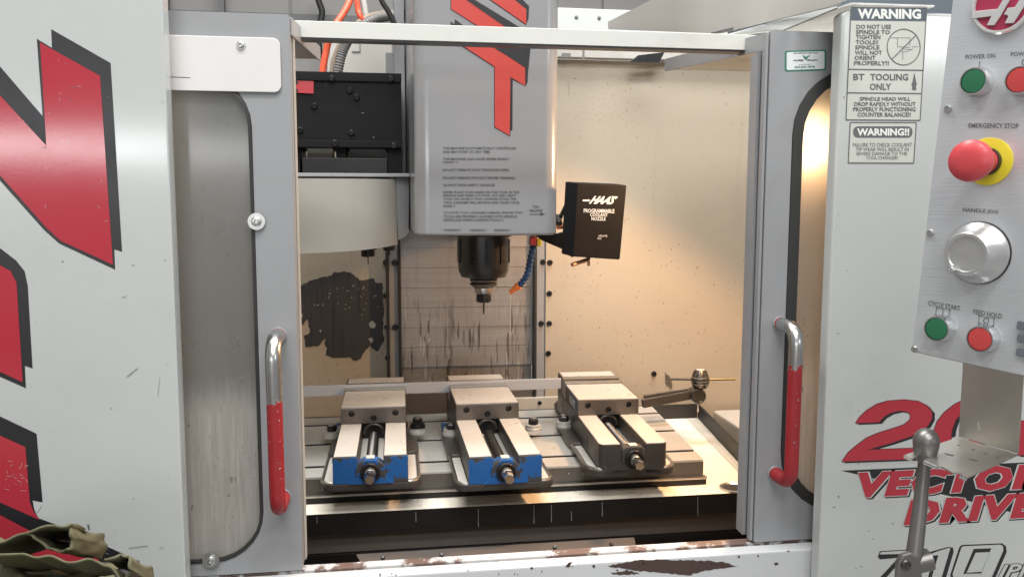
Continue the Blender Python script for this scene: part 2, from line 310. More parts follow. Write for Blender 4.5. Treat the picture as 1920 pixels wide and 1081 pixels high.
def thing(name, label, cat, at, group=None):
    o = bpy.data.objects.new(name, None); C.objects.link(o); o.location = W(at); o.empty_display_size = 0.05
    o['label'] = label; o['category'] = cat
    if group: o['group'] = group
    bpy.context.view_layer.update()
    return o
def struct(o): o['kind'] = 'structure'; return o
def rrect(x0, x1, z0, z1, r, n=7):
    pts = []
    for cx, cz, a in ((x1-r, z1-r, 0), (x0+r, z1-r, 90), (x0+r, z0+r, 180), (x1-r, z0+r, 270)):
        for k in range(n+1):
            w = R_(a+90*k/n); pts.append((cx+r*math.cos(w), cz+r*math.sin(w)))
    return pts
def jag(pts, amp, step, seed=0):          # broken edge for flaked paint
    r = random.Random(seed); out = []
    for i, p in enumerate(pts):
        q = pts[(i+1) % len(pts)]; L = math.hypot(q[0]-p[0], q[1]-p[1]); k = max(1, int(L/step))
        for j in range(k):
            t = j/k; out.append((p[0]+(q[0]-p[0])*t+r.uniform(-amp, amp)*(j > 0), p[1]+(q[1]-p[1])*t+r.uniform(-amp, amp)*(j > 0)))
    return out
_tc = {}
def text_mesh(s, bold=0.0, shear=0.0, space=1.0):
    k = (s, bold, shear, space)
    if k not in _tc:
        cu = bpy.data.curves.new('txt', 'FONT'); cu.body = s; cu.offset = bold; cu.shear = shear; cu.resolution_u = 2; cu.space_character = space
        o = bpy.data.objects.new('txt', cu); C.objects.link(o); dg = bpy.context.evaluated_depsgraph_get(); dg.update()
        me = bpy.data.meshes.new_from_object(o.evaluated_get(dg)); vs = [v.co.copy() for v in me.vertices]; fs = [list(p.vertices) for p in me.polygons]
        bpy.data.objects.remove(o); bpy.data.curves.remove(cu); bpy.data.meshes.remove(me)
        x0 = min(v.x for v in vs); x1 = max(v.x for v in vs); y0 = min(v.y for v in vs); y1 = max(v.y for v in vs)
        _tc[k] = ([((v.x-x0)/(x1-x0), (v.y-y0)/(y1-y0)) for v in vs], fs)
    return _tc[k]
class Deck:                               # flat print on a plane p0,n : pixel outline -> point on that surface
    def __init__(s, p0, n, lift=0.0006): s.p0 = Vector(p0); s.n = Vector(n).normalized(); s.l = lift
    def P(s, px, py, k=1.0): return atp(px, py, s.p0 + s.n*s.l*k, s.n)
    def poly(s, g, pts, k=1.0): g.poly([s.P(x, y, k) for x, y in pts])
    def text(s, g, txt, quad, k=1.0, bold=0.0, shear=0.0, space=1.0):
        tl, tr, br, bl = quad; vs, fs = text_mesh(txt, bold, shear, space); out = []
        for u, v in vs:
            x = (bl[0]*(1-u)+br[0]*u)*(1-v)+(tl[0]*(1-u)+tr[0]*u)*v; y = (bl[1]*(1-u)+br[1]*u)*(1-v)+(tl[1]*(1-u)+tr[1]*u)*v
            out.append(s.P(x, y, k))
        g.add(out, fs)
    def line(s, g, txt, x0, x1, y0, y1, k=1.0, bold=0.015, dy=0.0, **kw): s.text(g, txt, ((x0, y0), (x1, y0+dy), (x1, y1+dy), (x0, y1)), k, bold, **kw)
    def stroke(s, g, a, b, w, k=1.0):
        d = Vector((b[0]-a[0], b[1]-a[1])); n = Vector((-d.y, d.x)).normalized()*w/2
        s.poly(g, [(a[0]+n.x, a[1]+n.y), (b[0]+n.x, b[1]+n.y), (b[0]-n.x, b[1]-n.y), (a[0]-n.x, a[1]-n.y)], k)
    def loop(s, g, pts, w, k=1.0):
        for i in range(len(pts)): s.stroke(g, pts[i], pts[(i+1) % len(pts)], w, k)
def hexbolt(g, p, ax, r, h, washer=None):
    p = Vector(p); ax = Vector(ax).normalized()
    if washer: g.lathe([(washer, 0), (washer, 0.0018)], p, ax, 20)
    g.lathe([(r*1.15, 0.0015), (r*1.15, h*0.4), (r, h*0.45), (r, h*0.95), (r*0.85, h), (r*0.45, h), (r*0.45, h*0.5)], p, ax, 12)

# ================================================================ hall
hall_floor = struct(G().box(-8, 9, -9, 6.2, -1.6, -1.5).build('hall_floor', M['floor'], smooth=False))
hw = struct(G().box(-8, 9, 6.0, 6.2, -1.5, 4.5).build('hall_wall', M['hallwall'], smooth=False))
for k, z in enumerate((1.12, 1.42, 1.75)):
    b = G().box(-8, 9, 5.86, 5.995, z, z+0.06).build('wall_girt', M['halldark'], hw, smooth=False)
for x in (-1.36, -1.02, 0.62, 1.9, 2.05): G().box(x, x+0.035, 5.80, 5.855, -1.5, 4.5).build('wall_post', M['halldark'], hw, smooth=False)
for k in range(16):
    G().box(-8+k*1.06, -8+k*1.06+1.04, 5.975, 5.998, -1.5, 4.5).build('wall_panel', M['hallwall'], hw, smooth=False)

# ================================================================ machine enclosure
mc = thing('milling_machine', 'large white and grey enclosed vertical milling machine with open doors', 'milling machine', (0.24, 1.9, -1.5))
LX, RX = -0.29, 0.69                       # inner edges of the fixed white panels
def sheet(name, pts, d, th, mat, par, bevel=0.003): return G().prism([(x, d, z) for x, z in pts], (0, th, 0)).build(name, mat, par, bevel)
lp = sheet('front_panel', [(-1.25, -1.45), (LX, -1.45), (LX, 0.5), (-1.25, 0.5)], 1.24, 0.028, M['white'], mc)
G().box(LX-0.03, LX-0.0035, 1.2695, 1.285, -1.4, 0.5).build('edge_strip', M['cream_clean'], lp)
ztop = 0.283
rp = sheet('front_panel', [(RX, -1.45), (1.6, -1.45), (1.6, ztop), (RX+0.012, ztop), (RX, ztop-0.006)], 1.24, 0.028, M['white'], mc, 0.006)
sl = G().box(LX+0.002, 0.7145, 1.27, 1.30, -1.45, -0.578).build('sill_panel', M['white_low'], mc, 0.004)
G().box(LX+0.003, 0.712, 1.303, 1.324, -0.60, -0.576).build('sill_ledge', M['ledge'], mc, 0.002)
# paint flaked off the sill
dk = Deck((0, 1.2698, 0), (0, -1, 0), 0.0004)
def flakes(g, D, lst, seed):
    for i, pts in enumerate(lst): D.poly(g, jag(pts, 1.3, 5, seed+i))
g = G()
flakes(g, dk, [[(1140, 1060), (1200, 1048), (1290, 1049), (1350, 1052), (1384, 1060), (1345, 1066), (1318, 1070), (1290, 1078), (1240, 1073), (1190, 1069)],
               [(1065, 1054), (1074, 1052), (1068, 1063), (1060, 1062)], [(1145, 1072), (1185, 1069), (1200, 1075), (1150, 1076)]], 3)
g.split('paint_flake', M['chip'], sl, smooth=False); g = G()
for i in range(26):
    x = rnd.uniform(580, 1500); y = 1077-(x-560)*0.0561+rnd.uniform(6, 26); w = rnd.uniform(0.8, 3.5); h = rnd.uniform(0.8, 4)
    if y < 1079: dk.poly(g, jag([(x-w, y-h*.3), (x, y-h), (x+w, y-h*.2), (x+w*.3, y+h)], 0.6, 2, i))
g.build('small_flakes', M['chip'], sl, smooth=False)['kind'] = 'stuff'
# top rail the doors hang from, and the frame round the opening
G().box(-0.32, 0.76, 1.40, 1.43, 0.2465, 0.272).build('top_rail', mk('rail_enamel', (0.60, 0.61, 0.58), 0.35, var=0.05, dirt=(5, 0.5, 0.85, 0.3)), mc, 0.0012)
G().box(-0.32, 0.70, 1.402, 1.428, 0.2435, 0.2460).build('rail_seal', M['blackplain'], mc)
# enclosure shell
BD = 2.50
bl = G().box(-0.66, 0.005, BD, BD+0.02, -1.0, 0.30).build('back_panel', M['cream'], mc, 0.001)
br = G().box(0.478, 1.30, BD, BD+0.02, -1.0, 0.398).build('back_panel', M['cream'], mc, 0.001)
G().box(-0.68, -0.66, 1.36, BD+0.02, -1.0, 0.40).build('side_wall', M['cream'], mc)
G().box(1.30, 1.32, 1.36, BD+0.02, -1.0, 0.40).build('side_wall', M['cream'], mc)
G().box(-0.66, 1.30, 1.36, 2.48, -0.93, -0.91).build('sump_floor', M['blackwet'], mc)
G().box(-0.66, 0.0, 1.84, 1.85, -0.90, -0.76).build('trough_wall', M['blackwet'], mc)
# peeled patch of paint on the left back panel
S4 = 300/772
pk = [(45, 660), (130, 625), (200, 610), (225, 590), (300, 592), (345, 630), (375, 628), (415, 622), (420, 640), (457, 645), (463, 790), (458, 850), (462, 925), (430, 975), (395, 945), (360, 985), (350, 1010), (320, 1020), (300, 1000), (215, 1005), (180, 990), (190, 960), (175, 935), (185, 910), (150, 945), (85, 955), (75, 900), (105, 880), (95, 820), (60, 848), (45, 840)]
db = Deck((0, BD, 0), (0, -1, 0), 0.0007)
g = G(); db.poly(g, jag([(540+x*S4, 280+y*S4) for x, y in pk], 1.4, 4, 5)); g.build('peeled_patch', M['peel'], bl, smooth=False)
g = G()
for q in ([(390, 838), (405, 825), (425, 842), (418, 862), (398, 862)], [(388, 912), (405, 905), (412, 925), (400, 938)], [(150, 872), (162, 868), (160, 885)], [(62, 800), (72, 790), (70, 812)]):
    db.poly(g, jag([(540+x*S4, 280+y*S4) for x, y in q], 0.9, 3, 9), 2)
for i in range(34):
    x = rnd.uniform(565, 712); y = rnd.uniform(532, 580); a = rnd.uniform(0, 3); L = rnd.uniform(1, 5)
    db.stroke(g, (x, y), (x+L*math.cos(a), y+L*math.sin(a)), rnd.uniform(0.5, 1.2), 2)
g.build('paint_remnant', M['cream_clean'], bl, smooth=False)
# way cover between two upright channels
G().box(0.012, 0.040, BD-0.035, BD-0.002, -0.8, 0.40).build('channel_post', M['grey'], mc, 0.003)
G().box(0.442, 0.466, BD-0.035, BD-0.002, -0.8, 0.40).build('channel_post', M['grey'], mc, 0.003)
G().box(0.004, 0.011, BD-0.040, BD-0.006, -0.8, 0.2).build('seal_strip', M['rubber'], mc)
G().box(0.040, 0.047, BD-0.046, BD-0.010, -0.8, 0.2).build('seal_strip', M['rubber'], mc)
G().box(0.436, 0.443, BD-0.046, BD-0.010, -0.8, 0.2).build('seal_strip', M['rubber'], mc)
wc = G().box(0.048, 0.435, BD-0.004, BD, -0.8, 0.40).build('way_cover', M['ways'], mc)
for k in range(14):
    z = 0.32-k*0.0585; o = (k % 2)*0.0015
    G().add([(0.048, BD-0.012-o, z), (0.435, BD-0.012-o, z), (0.435, BD-0.014-o, z-0.0575), (0.048, BD-0.014-o, z-0.0575),
             (0.048, BD-0.006, z), (0.435, BD-0.006, z), (0.435, BD-0.006, z-0.0575), (0.048, BD-0.006, z-0.0575)],
            [(0, 1, 2, 3), (7, 6, 5, 4), (0, 4, 5, 1), (1, 5, 6, 2), (2, 6, 7, 3), (3, 7, 4, 0)]).build('slat', M['ways'], wc, smooth=False)
bolts = [(723, 492), (740, 492), (724, 554), (726, 613), (741, 613), (727, 670), (1018, 491), (1031, 492), (1030, 550), (1015, 606), (1030, 606), (1028, 662), (1226, 700), (1234, 742)]
for x, y in bolts:
    on = 728 < x < 745 or 1012 < x < 1026
    p = aty(x, y, BD-0.0355 if on else BD-0.0005); g = G(); g.lathe([(0.0085, 0), (0.0085, 0.003), (0.006, 0.007), (0.003, 0.007), (0.003, 0.003)], p, (0, -1, 0), 14); g.build('panel_screw', M['blackox'], mc)
# ledges behind the table
G().box(0.05, 0.434, 2.462, 2.468, -0.72, -0.574).build('rear_shield', M['brown'], mc)
G().box(0.36, 0.60, 2.444, 2.46, -0.66, -0.592).build('rear_ledge', M['cream_clean'], mc, 0.002)
for x in (884+126, ): g = G(); g.lathe([(0.006, 0), (0.006, 0.003), (0.004, 0.005)], aty(1012, 754, 2.4438), (0, -1, 0), 12); g.build('panel_screw', M['blackox'], mc)
G().box(1.00, 1.29, 1.9, 2.47, -0.76, -0.655).build('side_ledge', M['cream_clean'], mc, 0.01)
# trough below the table, behind the sill
G().box(-0.60, 1.2, 1.785, 1.84, -0.755, -0.7075).build('saddle_cover', M['brown'], mc, 0.002)
G().box(-0.60, 1.2, 1.778, 1.838, -0.90, -0.7555).build('saddle_cover', M['blackwet'], mc, 0.002)
tp = G().prism([aty(680, 1062, 1.64), aty(1195, 1036, 1.64), aty(1190, 1008, 1.70), aty(668, 1040, 1.70)], (0, 0.006, 0)).build('trough_plate', M['brown'], mc, 0.001)
for x, y in ((718, 1045), (828, 1040), (1040, 1026), (1146, 1020)):
    g = G(); g.lathe([(0.0045, 0), (0.0045, 0.003), (0.003, 0.005)], aty(x, y, 1.665), (0, -0.6, 0.8), 12); g.build('panel_screw', M['blackox'], tp)
# roof strip, gutter and sloping hood upper right
rb = G().box(0.478, 1.30, BD-0.03, BD-0.002, 0.40, 0.452).build('roof_strip', M['duct'], mc, 0.003)
g = G()
for x0, x1, y0, y1 in ((1053, 1070, 100, 108), (1092, 1096, 92, 112)): g.add([aty(x0, y0, BD-0.0306), aty(x1, y0, BD-0.0306), aty(x1, y1, BD-0.0306), aty(x0, y1, BD-0.0306)], [(0, 1, 2, 3)])
g.split('slot', M['halldark'], rb, smooth=False)
sb = G().box(0.50, 1.5, 2.75, 2.77, 0.50, 0.60).build('rear_cover', M['white'], mc, 0.003)
for k in range(3): g = G(); g.lathe([(0.006, 0), (0.006, 0.002), (0.003, 0.004)], (0.545+k*0.075, 2.7498, 0.572), (0, -1, 0), 10); g.build('panel_screw', M['halldark'], sb)
h0, h1, h2 = aty(1140, 58, 2.45), aty(1290, -30, 1.80), aty(1350, 66, 1.60); hn = (h1-h0).cross(h2-h0).normalized()
hood = [atp(x, y, h0, hn) for x, y in ((1140, 58), (1272, -2), (1330, -40), (1640, -40), (1625, -8), (1560, 14), (1440, 44), (1350, 66))]
G().prism(hood, (0, 0.01, 0.03)).build('roof_hood', M['duct'], mc, 0.004)
G().prism([aty(1350, 68, 1.455), aty(1570, 8, 1.455), aty(1572, 60, 1.455), aty(1450, 57, 1.455)], (0, 0.02, 0)).build('roof_edge', M['white'], mc, 0.002)
G().tube([aty(1336, 62, 1.60), aty(1440, 38, 1.452), aty(1575, 6, 1.435)], 0.004, 8).build('roof_sealant', M['conduit'], mc)
G().prism([aty(1570, 14, 1.2395), aty(1597, 5, 1.2395), aty(1752, 10, 1.2395), aty(1752, 13, 1.2395), aty(1597, 8.5, 1.2395), aty(1570, 17, 1.2395)], (0, 0.24, 0)).build('roof_edge', M['sheet'], mc)
# polished plate standing in for the bright roof light above the right back panel
G().prism([aty(1180, 118, 2.44), aty(1236, 118, 2.44), aty(1246, 98, 2.44), aty(1196, 104, 2.44)], (0, 0.01, 0.0)).build('light_gap_plate', M['chrome'], mc)

# ---- big letters on the left front panel
d1 = Deck((0, 1.24, 0), (0, -1, 0), 0.0005)
A = 640/1281
def c1(l): return [(x*A, y*A) for x, y in l]
def c2(l): return [(x*A, 540+y*A) for x, y in l]
blk = [c1([(138, 146), (195, 180), (192, 110), (415, 237), (458, 944), (429, 935), (432, 1011), (222, 913), (165, 862), (-60, 610), (-60, 180), (0, 250), (160, 436)]),
       [(-40, 448), (0, 465), (30, 488), (46, 508), (52, 535), (61, 690), (46.5, 685), (48.5, 727), (-40, 688)],
       c2([(-60, 450), (0, 480), (137, 545), (160, 802), (122, 795), (130, 835), (145, 862), (250, 900), (500, 1012), (560, 1100), (-60, 1100)])]
rd = [c1([(150, 160), (375, 285), (424, 993), (227, 903), (172, 852), (-60, 590), (-60, 290), (0, 358), (174, 547)]),
      [(-40, 480), (0, 497), (20, 508), (31, 530), (42.5, 716), (-40, 678)],
      c2([(-60, 520), (0, 552), (95, 595), (112, 800), (125, 835), (148, 868), (-60, 776)]), c2([(-60, 820), (0, 850), (105, 905), (275, 975), (370, 1016), (400, 1100), (-60, 1100)])]
wht = [c2([(124, 800), (158, 812), (138, 842), (128, 826)])]
for p in blk: g = G(); d1.poly(g, p); g.build('letter_outline', M['ink'], lp, smooth=False)
for p in rd: g = G(); d1.poly(g, p, 2); g.build('letter_face', M['red'], lp, smooth=False)
g = G(); d1.poly(g, wht[0], 2.4); g.build('letter_gap', M['backing'], lp, smooth=False)
g = G()
for i in range(16):
    x, y = rnd.uniform(60, 330), rnd.uniform(30, 1060)
    a = rnd.uniform(-0.4, 0.9); L = rnd.uniform(2, 9); d1.stroke(g, (x, y), (x+L*math.cos(a), y+L*math.sin(a)), rnd.uniform(0.5, 1.0), 3)
for a, b, w in (((238, 706), (258, 690), 1.3), ((165, 982), (167, 992), 3), ((241, 1027), (278, 1022), 1.0), ((300, 706), (296, 742), 0.5)): d1.stroke(g, a, b, w, 3)
g.build('scuff_marks', M['printgrey'], lp, smooth=False)['kind'] = 'stuff'
g = G()
for i in range(60):
    x, y = rnd.choice([(rnd.uniform(80, 205), rnd.uniform(90, 440)), (rnd.uniform(150, 215), rnd.uniform(990, 1040)), (rnd.uniform(0, 50), rnd.uniform(860, 920))])
    a = rnd.uniform(-0.6, 1.9); L = rnd.uniform(1, 10); d1.stroke(g, (x, y), (x+L*math.cos(a), y+L*math.sin(a)), 0.45, 3)
g.build('scratches', M['backing'], lp, smooth=False)['kind'] = 'stuff'

# ---- signs and drawings on the right front panel
d2 = Deck((0, 1.24, 0), (0, -1, 0), 0.0004)
def plate(quad): g = G(); g.prism([d2.P(x, y, 1) for x, y in quad], (0, 0.00035, 0)); return g
w1 = plate([(1595.5, 13), (1738.6, 15), (1726, 226), (1586, 225)]).build('warning_plate', M['label'], rp, smooth=False)
g = G(); d2.poly(g, [(1595.5, 13), (1738.6, 15), (1737, 40), (1594, 38.5)], 2)
g.build('plate_header', M['slate'], w1, smooth=False)
g = G(); d2.loop(g, [(1596, 14), (1738, 15.5), (1725.5, 225.5), (1586.5, 224.5)], 1.6, 2.6)
d2.stroke(g, (1591, 130), (1731, 132), 2, 2.6); d2.stroke(g, (1589, 174), (1728.5, 175.5), 2, 2.6)
ci = [(1694.5+31*math.cos(w), 88.5+33.5*math.sin(w)) for w in [2*math.pi*k/40 for k in range(40)]]
d2.loop(g, ci, 1.6, 2.6); d2.stroke(g, (1672, 112), (1718, 66), 1.7, 2.8)
for a, b in (((1670, 71), (1683, 71)), ((1683, 71), (1683, 88)), ((1683, 71), (1707, 71)), ((1707, 71), (1706, 86)), ((1683, 88), (1706, 89)), ((1690, 92), (1710, 93)), ((1710, 88), (1722, 88)), ((1693, 97), (1693, 113)), ((1690, 97), (1700, 97)), ((1700, 97), (1712, 92))): d2.stroke(g, a, b, 0.7, 2.6)
for t_, x0, x1, y0, y1 in (("DO NOT USE", 1606, 1671, 46.5, 54.5), ("SPINDLE TO", 1605, 1669, 56.5, 64.5), ("TIGHTEN", 1605, 1651, 66, 73.8), ("TOOLS!!", 1604.5, 1647, 75.6, 83.5), ("SPINDLE", 1603.5, 1649, 85.2, 93), ("WILL NOT", 1603, 1654, 95, 103), ("ORIENT", 1602.5, 1642, 104.6, 112.6), ("PROPERLY!!", 1601.5, 1667, 114.5, 122.8),
                         ("BT", 1600, 1621, 138.5, 150.5), ("TOOLING", 1632, 1703, 138.5, 151), ("ONLY", 1631, 1671, 156.5, 169), ("SPINDLE HEAD WILL", 1612, 1707, 182, 189), ("DROP RAPIDLY WITHOUT", 1602, 1717, 191.5, 199), ("PROPERLY FUNCTIONING", 1600, 1717, 201, 209), ("COUNTER BALANCE!!", 1608, 1708, 211, 219)):
    d2.line(g, t_, x0, x1, y0, y1, 2.6, 0.022)
d2.poly(g, [(1714.5, 136), (1716.5, 146), (1718, 155), (1719.5, 158), (1717.5, 161), (1718, 169), (1710.5, 169), (1711, 161), (1709, 158), (1711, 155), (1712.8, 146)], 2.6)
g.build('lettering', M['printgrey'], w1, smooth=False)
g = G(); d2.line(g, "WARNING", 1608, 1727, 16.5, 35.5, 3, 0.045, dy=0.8); g.build('header_lettering', M['whiteprint'], w1, smooth=False)
w2 = plate([(1594, 229), (1719, 229), (1714, 306.5), (1590, 306)]).build('warning_plate', M['label'], rp, smooth=False)
g = G(); d2.loop(g, [(1594.5, 229.8), (1718.3, 229.8), (1713.3, 305.7), (1590.7, 305.3)], 1.7, 2.6)
d2.poly(g, [(x, y) for x, y in rrect(1600, 1711, 237, 258, 9, 6)], 2.4)
for t_, x0, x1, y0, y1 in (("FAILURE TO CHECK COOLANT", 1599, 1710, 268, 275), ("TIP WEAR WILL RESULT IN", 1605, 1704, 276.8, 283.2), ("SEVERE DAMAGE TO THE", 1606, 1701, 285, 291), ("TOOL CHANGER!", 1624, 1684, 292.5, 299)): d2.line(g, t_, x0, x1, y0, y1, 2.6, 0.0)
g.build('lettering', M['printgrey'], w2, smooth=False)
g = G(); d2.line(g, "WARNING!!", 1607, 1705, 240.5, 254.5, 3.2, 0.04); g.build('header_lettering', M['whiteprint'], w2, smooth=False)
def q4(l): return [(1560+x/5.333, 730+y/5.335) for x, y in l]
def q5(l): return [(1560+x/4.892, 860+y/4.890) for x, y in l]
two = q4([(235, 335), (280, 270), (350, 205), (450, 145), (560, 112), (720, 100), (860, 115), (950, 160), (1000, 220), (1000, 290), (960, 360), (880, 420), (780, 470), (600, 530), (440, 575), (350, 600), (900, 580), (890, 690), (100, 718), (160, 630), (250, 555), (350, 480), (470, 430), (600, 390), (720, 350), (780, 300), (785, 250), (750, 220), (680, 210), (590, 230), (520, 270), (470, 325)])
zero = q4([(1310, 105), (1220, 150), (1120, 230), (1050, 320), (1015, 420), (1010, 600), (1060, 690), (1180, 700), (1330, 680), (1450, 600), (1540, 480), (1570, 350), (1560, 200), (1500, 120), (1400, 98)])
zin = q4([(1290, 245), (1240, 310), (1208, 400), (1198, 500), (1230, 570), (1320, 570), (1380, 480), (1400, 380), (1390, 280), (1340, 230)])
aitch = q4([(1890, 310), (1990, 310), (1960, 655), (1858, 655)])
bk = G()
d2.poly(bk, q4([(205, 95), (1300, 60), (2000, 30), (2000, 690), (60, 740), (200, 540)]), 0.4)
d2.poly(bk, q5([(60, 60), (1761, 20), (2000, 20), (2000, 560), (1761, 575), (630, 640), (690, 380), (275, 385), (235, 150), (70, 110)]), 0.5)
d2.poly(bk, q5([(440, 810), (1640, 740), (2000, 900), (2000, 1100), (400, 1100), (395, 920)]), 0.45)
bk.build('decal_backing', M['backing'], rp, smooth=False)
sh = G(); k = 1.0
for dx, dy in ((-.9, -.9), (.9, -.9), (-.9, .9), (0, 1.3), (2.5, 1.2), (4.6, 2.3), (5.4, 3.0)):
    for p in (two, zero, aitch): d2.poly(sh, [(x+dx, y+dy) for x, y in p], k)
    k += 0.06
d2.poly(sh, q5([(80, 105), (800, 74), (1761, 30), (2000, 20), (2000, 570), (1620, 480), (1270, 388), (1100, 342), (520, 212), (340, 167), (240, 142)]), 0.8)
V1 = ((240, 120), (1930, 38), (1930, 268), (240, 358)); V2 = ((655, 378), (1905, 303), (1905, 530), (655, 607))
for txt, Q in (("VECTOR", V1), ("DRIVE", V2)):
    for i, (dx, dy) in enumerate(((4, 6), (8, 12), (12, 17))): d2.text(sh, txt, q5([(x+dx, y+dy) for x, y in Q]), 1.5+i*.06, 0.080, 0.22, 1.12)
sh.build('decal_shadow', M['ink'], rp, smooth=False)
wo = G()
for txt, Q in (("VECTOR", V1), ("DRIVE", V2)): d2.text(wo, txt, q5([(Q[0][0]-6, Q[0][1]-7), (Q[1][0]+6, Q[1][1]-7), (Q[2][0]+6, Q[2][1]+7), (Q[3][0]-6, Q[3][1]+7)]), 2.2, 0.085, 0.22, 1.12)
d2.poly(wo, zin, 2.6)
wo.build('decal_outline', M['backing'], rp, smooth=False)
rr_ = G()
for p in (two, zero, aitch): d2.poly(rr_, p, 2.0)
for txt, Q in (("VECTOR", V1), ("DRIVE", V2)): d2.text(rr_, txt, q5(Q), 2.8, 0.060, 0.22, 1.12)
rr_.split('decal_lettering', M['red'], rp, smooth=False)
cr = G(); d2.poly(cr, q4([(1290, 240), (1235, 310), (1203, 400), (1192, 480), (1235, 470), (1245, 400), (1275, 320), (1310, 270)]), 3.0)
Q7 = ((430, 838), (1600, 770), (1590, 1085), (400, 1150)); QI = ((1545, 968), (1930, 945), (1920, 1068), (1520, 1092))
digb = ([(420, 895), (440, 842), (872, 818), (862, 880), (520, 1200), (330, 1200), (610, 902), (440, 918)], [(882, 878), (902, 848), (1062, 804), (1110, 808), (1116, 850), (1012, 1200), (850, 1200), (930, 903), (905, 918)],
        [(1195, 785), (1560, 770), (1596, 795), (1603, 850), (1500, 1085), (1440, 1130), (1100, 1130), (1085, 1060), (1160, 830), (1172, 800)])
digw = ([(438, 872), (452, 850), (848, 827), (840, 866), (480, 1200), (395, 1200), (690, 866)], [(902, 870), (960, 846), (1060, 815), (1086, 814), (970, 1200), (880, 1200), (976, 878), (908, 884)],
        [(1203, 797), (1545, 782), (1568, 796), (1572, 835), (1470, 1070), (1440, 1100), (1125, 1110), (1105, 1055), (1178, 835), (1186, 810)])
for p in digb: d2.poly(cr, q5(p), 1.0)
for i, (dx, dy) in enumerate(((-5, -5), (5, -5), (-5, 5), (5, 5), (9, 7))): d2.text(cr, "IPM", q5([(x+dx, y+dy) for x, y in QI]), 1.0+.06*i, 0.03, 0.25, 1.0)
cr.build('decal_shadow', M['ink'], rp, smooth=False)
ho = G(); d2.poly(ho, q5([(1300, 822), (1462, 815), (1370, 1045), (1205, 1050)]), 3.0); ho.build('decal_shadow', M['ink'], rp, smooth=False)
wf = G(); [d2.poly(wf, q5(p), 2.2) for p in digw]; d2.poly(wf, q5([(1318, 856), (1446, 850), (1372, 1030), (1234, 1040)]), 3.6); d2.text(wf, "IPM", q5(QI), 2.2, 0.02, 0.25, 1.0); wf.split('decal_lettering', M['backing'], rp, smooth=False)
g = G()
for x, y, w in ((1564, 950, 2.6), (1674, 981, 2), (1629, 995, 1.4), (1571, 625, 2.4), (1610, 770, 1.0), (1605, 1065, 1.4)): d2.stroke(g, (x-w, y-.4), (x+w, y+.4), 1.4, 1)
g.build('scuff_marks', M['printgrey'], rp, smooth=False)['kind'] = 'stuff'
# small cabinet seen over the right panel
G().box(0.80, 1.6, 1.75, 1.95, 0.30, 0.55).build('roof_cabinet', M['slate'], mc, 0.004)

# ---- worklight on the right, behind the right door
lx, ld, lh = 0.945, 1.745, 0.185
wl = G().lathe([(0.030, -0.05), (0.040, -0.02), (0.055, 0.02), (0.060, 0.040), (0.057, 0.040), (0.052, 0.02), (0.03, -0.02)], (lx, ld, lh), (-0.52, -0.10, -0.85), 24).build('work_lamp', M['blackplain'], mc)
G().lathe([(0.001, 0.03), (0.048, 0.032), (0.052, 0.05), (0.046, 0.066), (0.025, 0.076), (0.001, 0.078)], (lx, ld, lh), (-0.52, -0.10, -0.85), 24).build('lens', M['lamp'], wl)
G().tube([(lx+0.05, ld-0.03, lh+0.06), (lx+0.12, ld-0.02, lh+0.10), (lx+0.37, ld, lh+0.12)], 0.008, 8).build('lamp_arm', M['conduit'], wl)
sp_ = bpy.data.lights.new('work_lamp_light', 'SPOT'); sp_.energy = 42; sp_.color = (1.0, 0.55, 0.25); sp_.spot_size = R_(172); sp_.spot_blend = 0.25; sp_.shadow_soft_size = 0.045
so = bpy.data.objects.new('work_lamp_light', sp_); C.objects.link(so)
ax_ = Vector((-0.52, -0.10, -0.85)).normalized(); so.location = W(Vector((lx, ld, lh))+ax_*0.085); so.rotation_euler = ax_.to_track_quat('-Z', 'Y').to_euler()

# ================================================================ sliding doors
DF, DT = 1.30, 0.05
def door(name_lbl, x0, x1, wx0, wx1, wz0, wz1, r, gw, zb, zt, inner, spl):
    t = thing('sliding_door', name_lbl, 'machine door', ((x0+x1)/2, DF+DT/2, zb), 'sliding doors of the machine')
    out = rrect(x0, x1, zb, zt, 0.002); inn = rrect(wx0, wx1, wz0, wz1, r); inn2 = rrect(wx0+gw, wx1-gw, wz0+gw, wz1-gw, r-gw*0.8)
    g = G(); of = [(x, DF, z) for x, z in out]; nf = [(x, DF, z) for x, z in inn]; ob = [(x, DF+DT, z) for x, z in out]; nb = [(x, DF+DT, z) for x, z in inn]
    g.ring(of, nf); g.ring(ob, nb); g.ring(of, ob); g.ring(nf, nb)
    bm_ = g.build('door_panel', M['grey'], t)
    g = G()
    a = [(x, DF-0.002, z) for x, z in inn]; b = [(x, DF-0.004, z) for x, z in inn2]; c = [(x, DF+0.020, z) for x, z in inn2]; d = [(x, DF+0.020, z) for x, z in inn]
    a2 = [(x, DF+0.001, z) for x, z in rrect(wx0-0.0015, wx1+0.0015, wz0-0.0015, wz1+0.0015, r+0.0015)]
    g.ring(a2, a); g.ring(a, b); g.ring(b, c); g.ring(c, d)
    g.build('window_gasket', M['rubber'], t)
    wi = rrect(wx0+gw*0.5, wx1-gw*0.5, wz0+gw*0.5, wz1-gw*0.5, r-gw*0.5)
    G().prism([(x, DF+0.006, z) for x, z in wi], (0, 0.006, 0)).build('window_pane', mat_window('scuffed_pane', spl), t)
    # folded lips along the closing edge
    s = 1 if inner > 0 else -1
    e = inner if s > 0 else -inner
    return t
zt, zb = 0.2605, -0.574
ldr = door('left grey sliding door with white plate over its window and scuffed handle', -0.72, -0.131, -0.68, -0.188, -0.553, 0.175, 0.075, 0.004, zb, zt, -1, 0.315)
rdr = door('right grey sliding door with black window gasket and green bordered sticker', 0.606, 1.18, 0.6485, 1.14, -0.525, 0.205, 0.105, 0.016, zb, zt, 1, 0.335)
